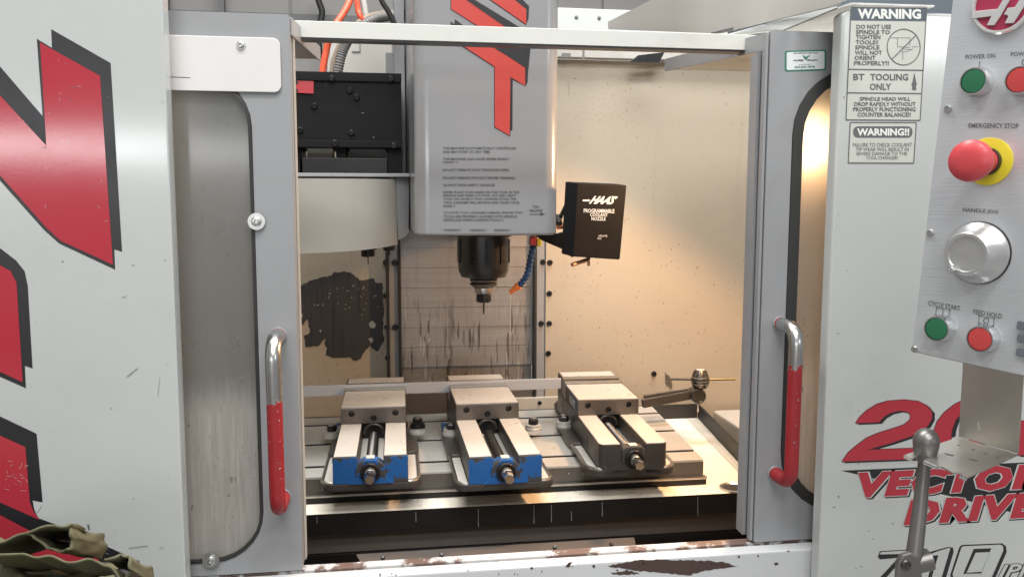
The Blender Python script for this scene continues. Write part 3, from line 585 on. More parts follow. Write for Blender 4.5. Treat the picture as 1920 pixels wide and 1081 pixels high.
# edge lips, top flanges
G().box(-0.1305, -0.1285, DF+0.034, DF+DT+0.002, zb+0.002, zt-0.01).build('edge_seal', M['cream_clean'], ldr)
G().box(0.6005, 0.6045, DF+0.004, DF+0.016, zb+0.002, zt-0.004).build('edge_lip', M['grey'], rdr)
G().box(0.5985, 0.6045, DF+0.030, DF+DT+0.006, zb+0.002, zt-0.030).build('edge_seal', M['grey'], rdr)
G().add([(-0.72, DF+DT+.002, 0.236), (-0.131, DF+DT+.002, 0.236), (-0.1165, 1.65, 0.252), (-0.72, 1.65, 0.252), (-0.72, DF+DT+.002, 0.239), (-0.131, DF+DT+.002, 0.239), (-0.1165, 1.65, 0.255), (-0.72, 1.65, 0.255)],
        [(0, 3, 2, 1), (4, 5, 6, 7), (0, 1, 5, 4), (1, 2, 6, 5), (2, 3, 7, 6), (3, 0, 4, 7)]).build('top_flange', M['grey'], ldr)
def lipbar(a, b, hgt, th, mat, par):
    a = Vector(a); b = Vector(b)
    G().add([a, b, b+Vector((0, 0, hgt)), a+Vector((0, 0, hgt)), a+Vector((th, 0, 0)), b+Vector((th, 0, 0)), b+Vector((th, 0, hgt)), a+Vector((th, 0, hgt))],
            [(0, 1, 2, 3), (7, 6, 5, 4), (0, 4, 5, 1), (1, 5, 6, 2), (2, 6, 7, 3), (3, 7, 4, 0)]).build('flange_lip', mat, par, 0.001)
lipbar((-0.131, DF+0.012, 0.233), (-0.1145, 1.66, 0.250), 0.026, 0.003, M['grey'], ldr)
G().add([(0.609, DF+DT+.002, 0.236), (1.18, DF+DT+.002, 0.236), (1.18, 1.88, 0.285), (0.632, 1.88, 0.285), (0.609, DF+DT+.002, 0.239), (1.18, DF+DT+.002, 0.239), (1.18, 1.88, 0.288), (0.632, 1.88, 0.288)],
        [(0, 3, 2, 1), (4, 5, 6, 7), (0, 1, 5, 4), (1, 2, 6, 5), (2, 3, 7, 6), (3, 0, 4, 7)]).build('top_flange', M['cream_clean'], rdr)
lipbar((0.6035, DF+0.012, 0.231), (0.627, 1.88, 0.279), 0.028, 0.003, M['grey'], rdr)
# white plate screwed over the left window
dl = Deck((0, DF, 0), (0, -1, 0), 0.004)
pl = [dl.P(308, 61), dl.P(525, 72), dl.P(529, 178), dl.P(313, 167)]
xs = [p.x for p in pl]; ZS = [p.z for p in pl]
cp = G().prism([(x, DF-0.0065, z) for x, z in rrect(-0.33, xs[1], ZS[3]-0.002, ZS[1], 0.010)], (0, 0.0045, 0)).build('cover_plate', mk('scuffed_white_plate', (0.62, 0.61, 0.61), 0.4, var=0.05, vs=9, sp=((40, 0.08, 0.05, (0.2, 0.2, 0.2)),)), ldr, 0.0012)
g = G(); hexbolt(g, aty(452, 85, DF-0.0065), (0, -1, 0), 0.0045, 0.006, 0.0065); g.build('screw', M['zinc'], cp)
g = G(); Deck((0, DF-0.0065, 0), (0, -1, 0), 0.0004).stroke(g, (314, 144), (357, 146), 1.2); g.build('scuff_mark', M['print'], cp, smooth=False)
for x, y in ((481, 415), (396, 1049)):
    g = G(); hexbolt(g, aty(x, y, DF-0.0045), (0, -1, 0), 0.0062, 0.010, 0.0125); g.build('bolt', M['zinc'], ldr)
# sticker
ds = Deck((0, DF, 0), (0, -1, 0), 0.0005)
def rq(x0, x1, y0, y1, r, sk=0.0): return [(x, y+(x-x0)*sk) for x, y in rrect(x0, x1, y0, y1, r, 4)]
st = G(); ds.poly(st, rq(1471.5, 1549, 95.5, 134.5, 4, -0.03)); st = st.build('sticker', M['green_print'], rdr, smooth=False)
g = G(); ds.poly(g, rq(1475, 1546, 98.3, 131.5, 2.5, -0.03), 2); g.build('sticker_face', M['sticker'], st, smooth=False)
g = G(); ds.line(g, "FOR SERVICE HELP CALL", 1488, 1535, 98.8, 101.2, 3, 0.03, dy=-1); ds.line(g, "HOBBI   GRAPH", 1488, 1533, 112, 115.3, 3, 0.03, dy=-1)
ds.line(g, "SUPPORT", 1498, 1522, 120.6, 122.4, 3, 0.0, dy=-.6); g.build('sticker_text', M['print'], st, smooth=False)
g = G(); ds.line(g, "253.847.7878", 1490, 1528, 124.4, 128.2, 3, 0.03, dy=-1)
ds.poly(g, [(1504, 104), (1509, 105), (1511, 107.5), (1514, 105), (1520, 103.5), (1515, 108), (1513, 111.5), (1508.5, 111.5), (1508, 108)], 3); g.build('sticker_emblem', M['green_print'], st, smooth=False)
# handles
def handle(door_, top, bot, out, split, lab):
    a = aty(*top, DF); b = aty(*bot, DF); o = Vector((0, -out, 0))
    path = []; R0 = 0.026
    def arc(c, s0, s1, n=7): return [c + s0*math.cos(w)+s1*math.sin(w) for w in [math.pi/2*k/n for k in range(n+1)]]
    dn = (b-a).normalized()
    path += [a+Vector((0, 0.002, 0))]
    path += arc(a + o + Vector((0, R0, 0)) + dn*R0, -dn*R0, Vector((0, -R0, 0)))
    path += [a+o+dn*((b-a).length*f) for f in (0.2, 0.35, 0.5, 0.65, 0.8)]
    path += arc(b + o + Vector((0, R0, 0)) - dn*R0, Vector((0, -R0, 0)), dn*R0)
    path += [b+Vector((0, 0.002, 0))]
    off = W((0, 0, 0)).z - base_of(door_).z
    h = G().tube(path, 0.0112, 16).build('handle', mat_handle('worn_red_handle', split+off, -0.033), door_)
    for p in (a, b): G().lathe([(0.0126, 0), (0.0126, 0.003), (0.0116, 0.004)], p, (0, -1, 0), 18).build('handle_foot', M['grey'], h)
    return h
handle(ldr, (522, 628), (531, 930), 0.068, aty(505, 755, 1.215).z, '')
handle(rdr, (1462, 606), (1452, 886), 0.058, aty(1490, 690, 1.22).z, '')

# ================================================================ spindle head
sh_ = thing('spindle_head', 'grey glossy spindle head cover with red slanted letters and safety text', 'spindle head', (0.22, 1.95, -0.20))
HD = 1.75
hx0, hx1, hz = 0.0635, 0.3615, -0.080
pts = rrect(hx0, hx1, HD, 2.40, 0.030, 6)
hc = G(); hc.prism([(x, d, hz) for x, d in pts], (0, 0, 0.9)); hc = hc.build('head_cover', M['head'], sh_, 0.006, 3, 60)
G().box(hx0-0.030, hx0-0.002, 2.30, 2.46, -0.05, 0.8).build('head_casting', M['grey'], sh_, 0.004)
dh = Deck((0, HD, 0), (0, -1, 0), 0.0005)
def s5(l): return [(740+x/2.35, y/2.35) for x, y in l]
bl_ = [[(310, -40), (545, -20), (592, 28), (590, 82), (578, 112), (500, 70)], [(246, -60), (350, -60), (350, 0), (548, 122), (600, 150), (560, 300), (520, 345), (519, 572), (510, 578), (509, 602), (438, 562), (438, 297), (280, 195), (246, 118), (247, 94), (262, 108), (266, 86), (310, 118), (370, 122), (246, 42)],
       [(436, 195), (510, 245), (514, 205), (575, 244), (588, 232), (590, 195)], [(500, 250), (588, 302), (586, 362), (576, 380), (505, 345)]]
rd_ = [[(415, -6), (380, -30), (515, -10), (580, 42), (580, 108)], [(248, -40), (312, -3), (492, 122), (560, 165), (590, 190), (540, 215), (455, 195), (410, 195), (500, 250), (575, 300), (575, 378), (510, 340), (507, 598), (441, 559), (441, 294), (290, 195), (300, 160), (372, 119), (249, 40)]]
for p in bl_: g = G(); dh.poly(g, s5(p), 1+0.1*bl_.index(p)); g.build('letter_outline', M['ink'], hc, smooth=False)
for p in rd_: g = G(); dh.poly(g, s5(p), 2+0.1*rd_.index(p)); g.build('letter_face', M['orange_vinyl'], hc, smooth=False)
g = G(); dh.poly(g, s5([(414, 0), (350, -30), (312, -2), (350, 0), (545, 118), (590, 150), (588, 120)]), 2.6); g.build('letter_gap', M['head'], hc, smooth=False)
g = G(); dh.poly(g, s5([(312, -2), (350, -2), (556, 124), (530, 150), (490, 121)]), 3.0)
dh.poly(g, s5([(412, 195), (452, 195), (516, 240), (514, 206), (577, 243), (586, 194), (600, 194), (590, 300), (580, 302), (510, 255)]), 2.8)
g.build('letter_shadow', M['ink'], hc, smooth=False)
txt = [("THIS MACHINE IS AUTOMATICALLY CONTROLLED", 120, 925, 105), ("AND MAY START AT ANY TIME.", 120, 640, 145), ("THIS MACHINE CAN CAUSE SEVERE BODILY", 120, 850, 223), ("INJURY !!", 120, 280, 260), ("DO NOT OPERATE WITH THE DOORS OPEN.", 120, 850, 343), ("DO NOT OPERATE WITHOUT PROPER TRAINING.", 120, 915, 430), ("ALWAYS WEAR SAFETY GOGGLES", 120, 688, 508), ("NEVER PLACE YOUR HAND ON THE TOOL IN THE", 120, 955, 587), ("SPINDLE AND PRESS ATC FWD, ATC REV, NEXT", 120, 920, 625), ("TOOL, OR CAUSE A TOOL CHANGE CYCLE. THE", 125, 920, 662), ("TOOL CHANGER WILL MOVE IN AND CRUSH YOUR", 125, 960, 700), ("HAND !!", 120, 250, 738), ("TO AVOID TOOL CHANGER DAMAGE, ENSURE THAT", 125, 995, 812), ("TOOLS ARE PROPERLY ALIGNED WITH SPINDLE", 125, 930, 852), ("DRIVE LUGS WHEN LOADING TOOLS !!", 125, 780, 890), ("WARNING !!", 125, 315, 1000), ("WARNING !!", 410, 595, 1001), ("WARNING !!", 675, 858, 1002), ("TOOL", 1100, 1175, 745), ("RELEASE", 1070, 1210, 787)]
g = G()
for t_, x0, x1, y in txt: dh.line(g, t_, 810+x0/5.842, 810+x1/5.842, 260+(y-14)/5.842, 260+(y+14)/5.842, 1, 0.03)
dh.stroke(g, (810+1065/5.842, 260+829/5.842), (810+1200/5.842, 260+826/5.842), 1.5); dh.poly(g, [(1013, 398.5), (1023, 401.2), (1013, 404.5)])
g.build('safety_text', M['print'], hc, smooth=False)
SX, SD = 0.227, 1.95
G().lathe([(0.066, -0.078), (0.066, -0.090), (0.059, -0.091), (0.059, -0.155), (0.058, -0.168), (0.052, -0.183), (0.030, -0.187), (0.030, -0.193)], (SX, SD, 0), (0, 0, 1), 40).build('spindle_nose', mk('satin_black_spindle', (0.016, 0.016, 0.018), 0.3, 0.0, var=0.3, vs=8, sp=((50, 0.08, 0.05, (0.3, 0.3, 0.3)),), coat=0.3), sh_)
for k in range(10):
    w = 2*math.pi*(k+.5)/10; G().box(-0.003, 0.003, -0.003, 0.003, -0.150, -0.096).xf(Matrix.Translation((SX+0.0585*math.cos(w), SD+0.0585*math.sin(w), 0)) @ Matrix.Rotation(w, 4, 'Z')).build('spindle_rib', M['blackox'], sh_)
G().cyl((SX-0.075, SD-0.02, -0.08), (SX-0.075, SD-0.02, -0.088), 0.02).build('lug', M['blackox'], sh_)
# tool in the spindle
th = thing('tool_holder', 'steel collet chuck with thin cutter held in the black spindle nose', 'tool holder', (SX, SD, -0.27), 'tool holders')
def z_(px, py): return aty(px, py, SD).z
G().lathe([(0.031, z_(907, 521)), (0.033, z_(907, 524)), (0.031, z_(907, 527)), (0.026, z_(907, 528.5)), (0.031, z_(907, 530)), (0.033, z_(907, 532)), (0.028, z_(907, 535)), (0.020, z_(907, 540))], (SX, SD, 0), (0, 0, 1), 32).build('flange', M['jaw'], th)
G().lathe([(0.020, z_(907, 536)), (0.0215, z_(907, 540)), (0.020, z_(907, 549)), (0.012, z_(907, 552))], (SX, SD, 0), (0, 0, 1), 24).build('body', M['steel'], th)
g = G(); g.lathe([(0.0165, z_(907, 551)), (0.018, z_(907, 554)), (0.018, z_(907, 563)), (0.0155, z_(907, 566)), (0.006, z_(907, 567))], (SX, SD, 0), (0, 0, 1), 10); g.build('collet_nut', M['blackox'], th)
G().lathe([(0.0022, z_(907, 565)), (0.0022, z_(907, 584)), (0.0012, z_(907, 589))], (SX, SD, 0), (0, 0, 1), 10).build('cutter', M['screw'], th)

# coolant box beside the head
cb = thing('coolant_nozzle_unit', 'black coolant nozzle box with white lettering beside the spindle head', 'coolant unit', (0.43, 1.72, -0.08))
P1 = [aty(1082, 343, 1.70), aty(1176, 347, 1.74), aty(1163, 487, 1.74), aty(1074, 481, 1.70)]
nb_ = (P1[1]-P1[0]).cross(P1[3]-P1[0]).normalized(); nb_ = nb_ if nb_.y < 0 else -nb_
P2 = [p - nb_*0.040 + Vector((-0.004, 0, 0.003)) for p in P1]
G().add(P1+P2, [(0, 1, 2, 3), (7, 6, 5, 4), (0, 4, 5, 1), (1, 5, 6, 2), (2, 6, 7, 3), (3, 7, 4, 0)]).build('box', M['black'], cb, 0.003)
dc = Deck(P1[0], nb_, 0.0006)
g = G(); dc.text(g, "HAAS", ((1109, 367), (1158, 368.5), (1152, 383.5), (1104, 382)), 1, 0.05, 0.42, 0.95)
dc.poly(g, [(1093.5, 374), (1107, 374.4), (1105.5, 377.6), (1092, 377)]); dc.poly(g, [(1147, 367.6), (1158.5, 368.4), (1157, 371.6), (1147, 371)])
dc.line(g, "PROGRAMMABLE", 1094.5, 1152, 391, 398.5, 1, 0.02, dy=1); dc.line(g, "COOLANT", 1106.5, 1139.5, 399, 405.5, 1, 0.02, dy=.6); dc.line(g, "NOZZLE", 1109, 1135.5, 406.5, 413, 1, 0.02, dy=.5)
dc.line(g, "UPDATE", 1122, 1138.5, 440.5, 444, 1, 0.0); dc.line(g, "INC", 1120.5, 1128, 445.5, 448.5, 1, 0.0)
g.build('lettering', M['whiteprint'], cb, smooth=False)
G().prism([aty(1006, 442, 1.80), aty(1046, 438, 1.80), aty(1078, 430, 1.80), aty(1084, 470, 1.80), aty(1074, 483, 1.80), aty(1058, 468, 1.80), aty(1020, 452, 1.80)], (0, 0.02, 0)).build('mounting_arm', M['black'], cb, 0.002)
G().tube([aty(1047, 415, 1.80), aty(1052, 405, 1.79), aty(1060, 388, 1.78), aty(1070, 362, 1.77), aty(1073, 350, 1.77)], 0.0045, 8).build('cable', M['rubber'], cb)
G().lathe([(0.008, 0), (0.008, 0.02), (0.006, 0.022)], aty(1046, 405, 1.80), (0, -0.6, -0.8), 12).build('cable_gland', M['rubber'], cb)
G().cyl(aty(1046, 425, 1.83), aty(1064, 423, 1.81), 0.006).build('hose_barb', M['copper'], cb)
G().tube([aty(1104, 484, 1.75), aty(1098, 488, 1.74), aty(1073, 496, 1.71)], 0.0042, 10).build('nozzle_tube', M['copper'], cb)
G().tube([aty(1103, 484, 1.77), aty(1104, 498, 1.77)], 0.003, 8).build('nozzle_tube', M['copper'], cb)

# segmented coolant line
ch = thing('coolant_hose', 'blue segmented coolant hose with orange tip hanging beside the spindle', 'coolant hose', aty(957, 548, 1.88))
hp = [(1000, 462), (998.5, 470), (996.5, 478), (995, 486), (993.5, 494), (992, 502), (990, 510), (987, 518), (983, 525), (978, 531), (973, 535)]
for i in range(len(hp)-1):
    a = aty(*hp[i], 1.86+i*0.003); b = aty(*hp[i+1], 1.86+(i+1)*0.003)
    v = (b-a); G().lathe([(0.0055, -0.0005), (0.0082, 0.001), (0.0078, v.length*0.55), (0.005, v.length*0.62), (0.0062, v.length*1.0)], a, v, 14).build('hose_segment', M['blue_hose'], ch)
G().lathe([(0.0095, 0), (0.0095, 0.004), (0.0075, 0.005), (0.0045, 0.026), (0.003, 0.026)], aty(973, 535, 1.889), aty(957, 548, 1.893)-aty(973, 535, 1.889), 14).build('nozzle_tip', M['orange'], ch)
G().box(-0.008, 0.008, -0.008, 0.008, -0.009, 0.009).xf(Matrix.Translation(aty(999.5, 452, 1.86))).build('valve_body', M['red_plastic'], ch, 0.002)
G().box(-0.005, 0.005, -0.009, 0.009, -0.010, 0.008).xf(Matrix.Translation(aty(1010, 453, 1.86))).build('valve_lever', M['yellow'], ch, 0.002)
G().cyl(aty(1000, 444, 1.86), aty(1000, 438, 1.86), 0.006).build('fitting', M['copper'], ch)
g = G(); g.tube([aty(957, 548, 1.895), aty(957.5, 600, 1.9), aty(957, 628, 1.905)], [0.0009, 0.0006, 0.0011], 6); g.build('coolant_drip', M['way'], ch)

# ================================================================ tool changer
tc = thing('tool_changer', 'carousel tool changer with curved cream cover and black box on top', 'tool changer', (-0.08, 2.1, -0.13))
cx, cd, cr_ = -0.205, 2.16, 0.26
def arcpts(a0, a1, n, r=cr_): return [(cx+r*math.sin(R_(a0+(a1-a0)*k/n)), cd-r*math.cos(R_(a0+(a1-a0)*k/n))) for k in range(n+1)]
ap = arcpts(-70, 66, 34); ai = arcpts(-70, 66, 34, cr_-0.006)
top = [0.038+0.002*max(0, k-17)/17 for k in range(35)]; bot = [-0.1235+0.010*max(0, (k-17)/17)**2 for k in range(35)]
g = G(); n = 35
g.add([(p[0], p[1], top[k]) for k, p in enumerate(ap)]+[(p[0], p[1], bot[k]) for k, p in enumerate(ap)]+[(p[0], p[1], top[k]) for k, p in enumerate(ai)]+[(p[0], p[1], bot[k]) for k, p in enumerate(ai)],
      [(k, k+1, n+k+1, n+k) for k in range(n-1)]+[(2*n+k+1, 2*n+k, 3*n+k, 3*n+k+1) for k in range(n-1)]+[(k, 2*n+k, 2*n+k+1, k+1) for k in range(n-1)]+[(n+k, n+k+1, 3*n+k+1, 3*n+k) for k in range(n-1)]+[(n-1, 2*n-1, 4*n-1, 3*n-1), (0, 2*n, 3*n, n)])
g.build('carousel_cover', M['cream_clean'], tc)
g = G(); g.prism([(x, d, 0.020) for x, d in arcpts(-70, 66, 34, cr_-0.008)]+[(0.0, 2.3, 0.020), (-0.45, 2.3, 0.020)], (0, 0, 0.012)); g.build('carousel_top', M['cream_clean'], tc)
g = G(); g.prism([(x, d, -0.106) for x, d in arcpts(-70, 66, 34, cr_-0.012)]+[(0.0, 2.3, -0.106), (-0.45, 2.3, -0.106)], (0, 0, 0.008)); g.build('carousel_disc', M['blackox'], tc)
G().box(-0.42, 0.062, 2.03, 2.35, 0.0455, 0.0535).build('top_plate', M['grey'], tc, 0.001)
G().prism([(0.031, 2.045, 0.0445), (0.062, 2.05, 0.0445), (0.060, 2.07, -0.085), (0.052, 2.07, -0.097), (0.034, 2.05, -0.104)], (0, 0.2, 0)).build('guard_plate', M['grey'], tc, 0.002)
G().box(0.0625, 0.068, 2.04, 2.2, -0.08, 0.0445).build('guard_seal', M['rubber'], tc)
bx = G().box(-0.42, 0.046, 2.08, 2.30, 0.115, 0.288).build('motor_box', M['black'], tc, 0.002)
G().box(-0.42, 0.0465, 2.074, 2.0798, 0.115, 0.131).build('box_lip', M['black'], bx, 0.001)
G().box(-0.42, 0.0465, 2.074, 2.0798, 0.268, 0.2885).build('box_lip', M['black'], bx, 0.001)
for x, y in ((622, 147), (733, 148), (656, 170), (669, 183), (589, 199), (563, 244), (659, 249), (628, 268), (739, 273)):
    g = G(); g.lathe([(0.0075, 0), (0.0075, 0.003), (0.005, 0.006), (0.0025, 0.006), (0.0025, 0.003)], aty(x, y, 2.0735 if (y < 150 or y > 262) else 2.0795), (0, -1, 0), 12); g.build('screw', M['blackox'], bx)
tg = G().prism([aty(551, 151, 2.076), aty(588, 152, 2.076), aty(588, 176, 2.076), aty(550, 174, 2.076)], (0, 0.003, 0)).build('red_tag', M['red_plastic'], tc, 0.0008)
g = G()
for y in (155, 170): g.lathe([(0.004, 0), (0.004, 0.0005)], aty(556, y, 2.0757), (0, -1, 0), 12)
g.build('tag_hole', M['blackplain'], tg)
G().box(-0.19, 0.012, 2.10, 2.28, 0.0545, 0.092).build('indexer', M['blackplain'], tc, 0.003)
G().box(0.012, 0.047, 2.09, 2.28, 0.0545, 0.1145).build('support_block', M['black'], tc, 0.002)
G().box(-0.11, -0.085, 2.10, 2.28, 0.0925, 0.1145).build('support_block', M['black'], tc, 0.002)
G().box(-0.206, -0.194, 2.10, 2.28, 0.0545, 0.1145).build('support_block', M['black'], tc, 0.002)
G().box(-0.180, -0.118, 2.13, 2.19, 0.093, 0.1145).build('bearing_block', M['pipe'], tc, 0.001)
G().box(-0.080, 0.008, 2.13, 2.19, 0.093, 0.1145).build('bearing_block', M['conduit'], tc, 0.001)
t2 = thing('tool_holder', 'black tool holder with thin cutter hanging under the cream carousel cover', 'tool holder', aty(690, 492, 2.1), 'tool holders')
tx = aty(690, 470, 2.1)
G().lathe([(0.022, 0.012), (0.022, 0.004), (0.017, 0.002), (0.017, -0.012), (0.014, -0.014)], (tx.x, 2.1, tx.z), (0, 0, 1), 18).build('body', M['blackox'], t2)
G().lathe([(0.0015, -0.013), (0.0015, -0.032)], (tx.x, 2.1, tx.z), (0, 0, 1), 8).build('cutter', M['screw'], t2)
t3 = thing('tool_holder', 'black tool holder at right rear of the carousel, beside the grey channel', 'tool holder', aty(730, 470, 2.2), 'tool holders')
tx = aty(729, 459, 2.2); G().lathe([(0.024, 0.016), (0.024, 0.002), (0.018, 0.0), (0.014, -0.014)], (tx.x, 2.2, tx.z), (0, 0, 1), 18).build('body', M['blackox'], t3)
G().lathe([(0.003, -0.012), (0.003, -0.026)], (tx.x, 2.2, tx.z), (0, 0, 1), 8).build('cutter', M['screw'], t3)

# ================================================================ table and coolant tray
tb = thing('milling_table', 'slotted steel machine table in a wide cream coolant tray', 'machine table', (0.28, 2.1, -0.72))
TZ = -0.605
def endx(d): return 0.728+(d-1.84)*0.075
lands = ((1.842, 1.906), (1.922, 2.082), (2.098, 2.262), (2.278, 2.352))
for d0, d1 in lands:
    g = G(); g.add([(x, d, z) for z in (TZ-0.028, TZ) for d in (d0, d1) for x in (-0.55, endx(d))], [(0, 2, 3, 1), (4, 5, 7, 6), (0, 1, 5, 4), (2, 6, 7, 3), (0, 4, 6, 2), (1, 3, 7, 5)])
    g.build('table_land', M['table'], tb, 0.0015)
    if d0 > 1.9: G().box(-0.55, endx(d0)-0.001, d0-0.0025, d0-0.0005, TZ-0.028, TZ-0.0012).build('slot_shade', M['blackplain'], tb)  # dark strip paints the slot's shade over the oily land side
G().box(-0.55, 0.727, 1.843, 2.35, -0.645, TZ-0.0285).build('table_body', M['blackwet'], tb, 0.001)
G().box(-0.55, 0.7275, 1.8405, 1.8428, -0.642, TZ-0.005).build('table_apron', M['brown'], tb)
G().box(-0.55, 0.733, 1.828, 1.842, -0.648, -0.6425).build('front_rail', M['steel'], tb, 0.001)
G().box(-0.55, 0.732, 1.831, 2.31, -0.6615, -0.6485).build('table_skirt', M['blackwet'], tb, 0.001)
TY = -0.662
tr = G().add([(x, d, z) for z in (TY-0.006, TY) for d, x1 in ((1.766, 0.846), (2.408, 0.9295)) for x in (-0.62, x1)], [(0, 2, 3, 1), (4, 5, 7, 6), (0, 1, 5, 4), (2, 6, 7, 3), (0, 4, 6, 2), (1, 3, 7, 5)]).build('coolant_tray', M['tray'], tb)
G().box(-0.62, 0.845, 1.7632, 1.7658, -0.7065, TY+0.001).build('tray_front', M['blackwet'], tr)
G().box(-0.62, 0.928, 2.4085, 2.4130, TY, -0.6185).build('tray_wall', M['rubber'], tr, 0.001)
wx = lambda d: 0.8464+(d-1.766)*0.130
G().add([(wx(1.768), 1.768, TY), (wx(2.413), 2.413, TY), (wx(2.413), 2.413, -0.620), (wx(1.768), 1.768, -0.620), (wx(1.768)+.006, 1.768, TY), (wx(2.413)+.006, 2.413, TY), (wx(2.413)+.006, 2.413, -0.620), (wx(1.768)+.006, 1.768, -0.620)],
        [(0, 1, 2, 3), (7, 6, 5, 4), (0, 4, 5, 1), (1, 5, 6, 2), (2, 6, 7, 3), (3, 7, 4, 0)]).build('tray_wall', M['rubber'], tr, 0.001)
G().add([(0.838, 1.88, TY+.0008), (0.8602, 1.88, TY+.0008), (0.9285, 2.404, TY+.0008), (0.892, 2.404, TY+.0008)], [(0, 1, 2, 3)]).build('tray_seam', mk('bluish_seam', (0.50, 0.52, 0.50), 0.35, var=0.1), tr)
p = atz(1375, 922, TY); g = G(); g.lathe([(0.034, 0.001), (0.034, 0.004), (0.03, 0.005), (0.026, 0.002)], (p.x+0.012, p.y+0.022, TY), (0, 0, 1), 28); g.build('drain_ring', M['zinc'], tr)
g = G(); g.lathe([(0.0255, 0.0015), (0.0255, 0.0025)], (p.x+0.012, p.y+0.022, TY), (0, 0, 1), 28); dr_ = g.build('drain', M['blackplain'], tr)

dt = Deck((0, 1.7632, 0), (0, -1, 0), 0.0004)
for x, y0, y1 in ((460, 152, 188), (685, 140, 207), (885, 128, 196), (948, 126, 190), (1131, 115, 168), (1475, 98, 166), (104, 168, 195), (1020, 150, 185)):
    q = G(); x = 540+x/1.92; y0 = 880+y0/1.92; y1 = 880+y1/1.92
    dt.poly(q, [(x-.5, y0), (x+.5, y0), (x+.7, (y0+y1)/2), (x+1.1, y1-2), (x+.4, y1), (x-.5, y1-2), (x-.3, (y0+y1)/2)]); q.build('coolant_run', M['conduit'], tr, smooth=False)
# ================================================================ vises
def outline(hw, r, yb):                   # plan outline of the base flange, front corners rounded
    pts = []
    for k in range(7): w = R_(180+90*k/6); pts.append((-hw+r+r*math.cos(w), r+r*math.sin(w)))
    for k in range(7): w = R_(270+90*k/6); pts.append((hw-r+r*math.cos(w), r+r*math.sin(w)))
    return pts + [(hw*0.93, yb), (hw*0.70, yb+0.012), (hw*0.70, 0.62), (-hw*0.70, 0.62), (-hw*0.70, yb+0.012), (-hw*0.93, yb)]
def cut(o, cutter):
    md = o.modifiers.new('b', 'BOOLEAN'); md.operation = 'DIFFERENCE'; md.object = cutter; md.solver = 'EXACT'
    dg = bpy.context.evaluated_depsgraph_get(); dg.update(); me = bpy.data.meshes.new_from_object(o.evaluated_get(dg))
    o.modifiers.clear(); old = o.data; o.data = me; me.name = o.name
    for p in me.polygons: p.use_smooth = False
    bpy.data.objects.remove(cutter)
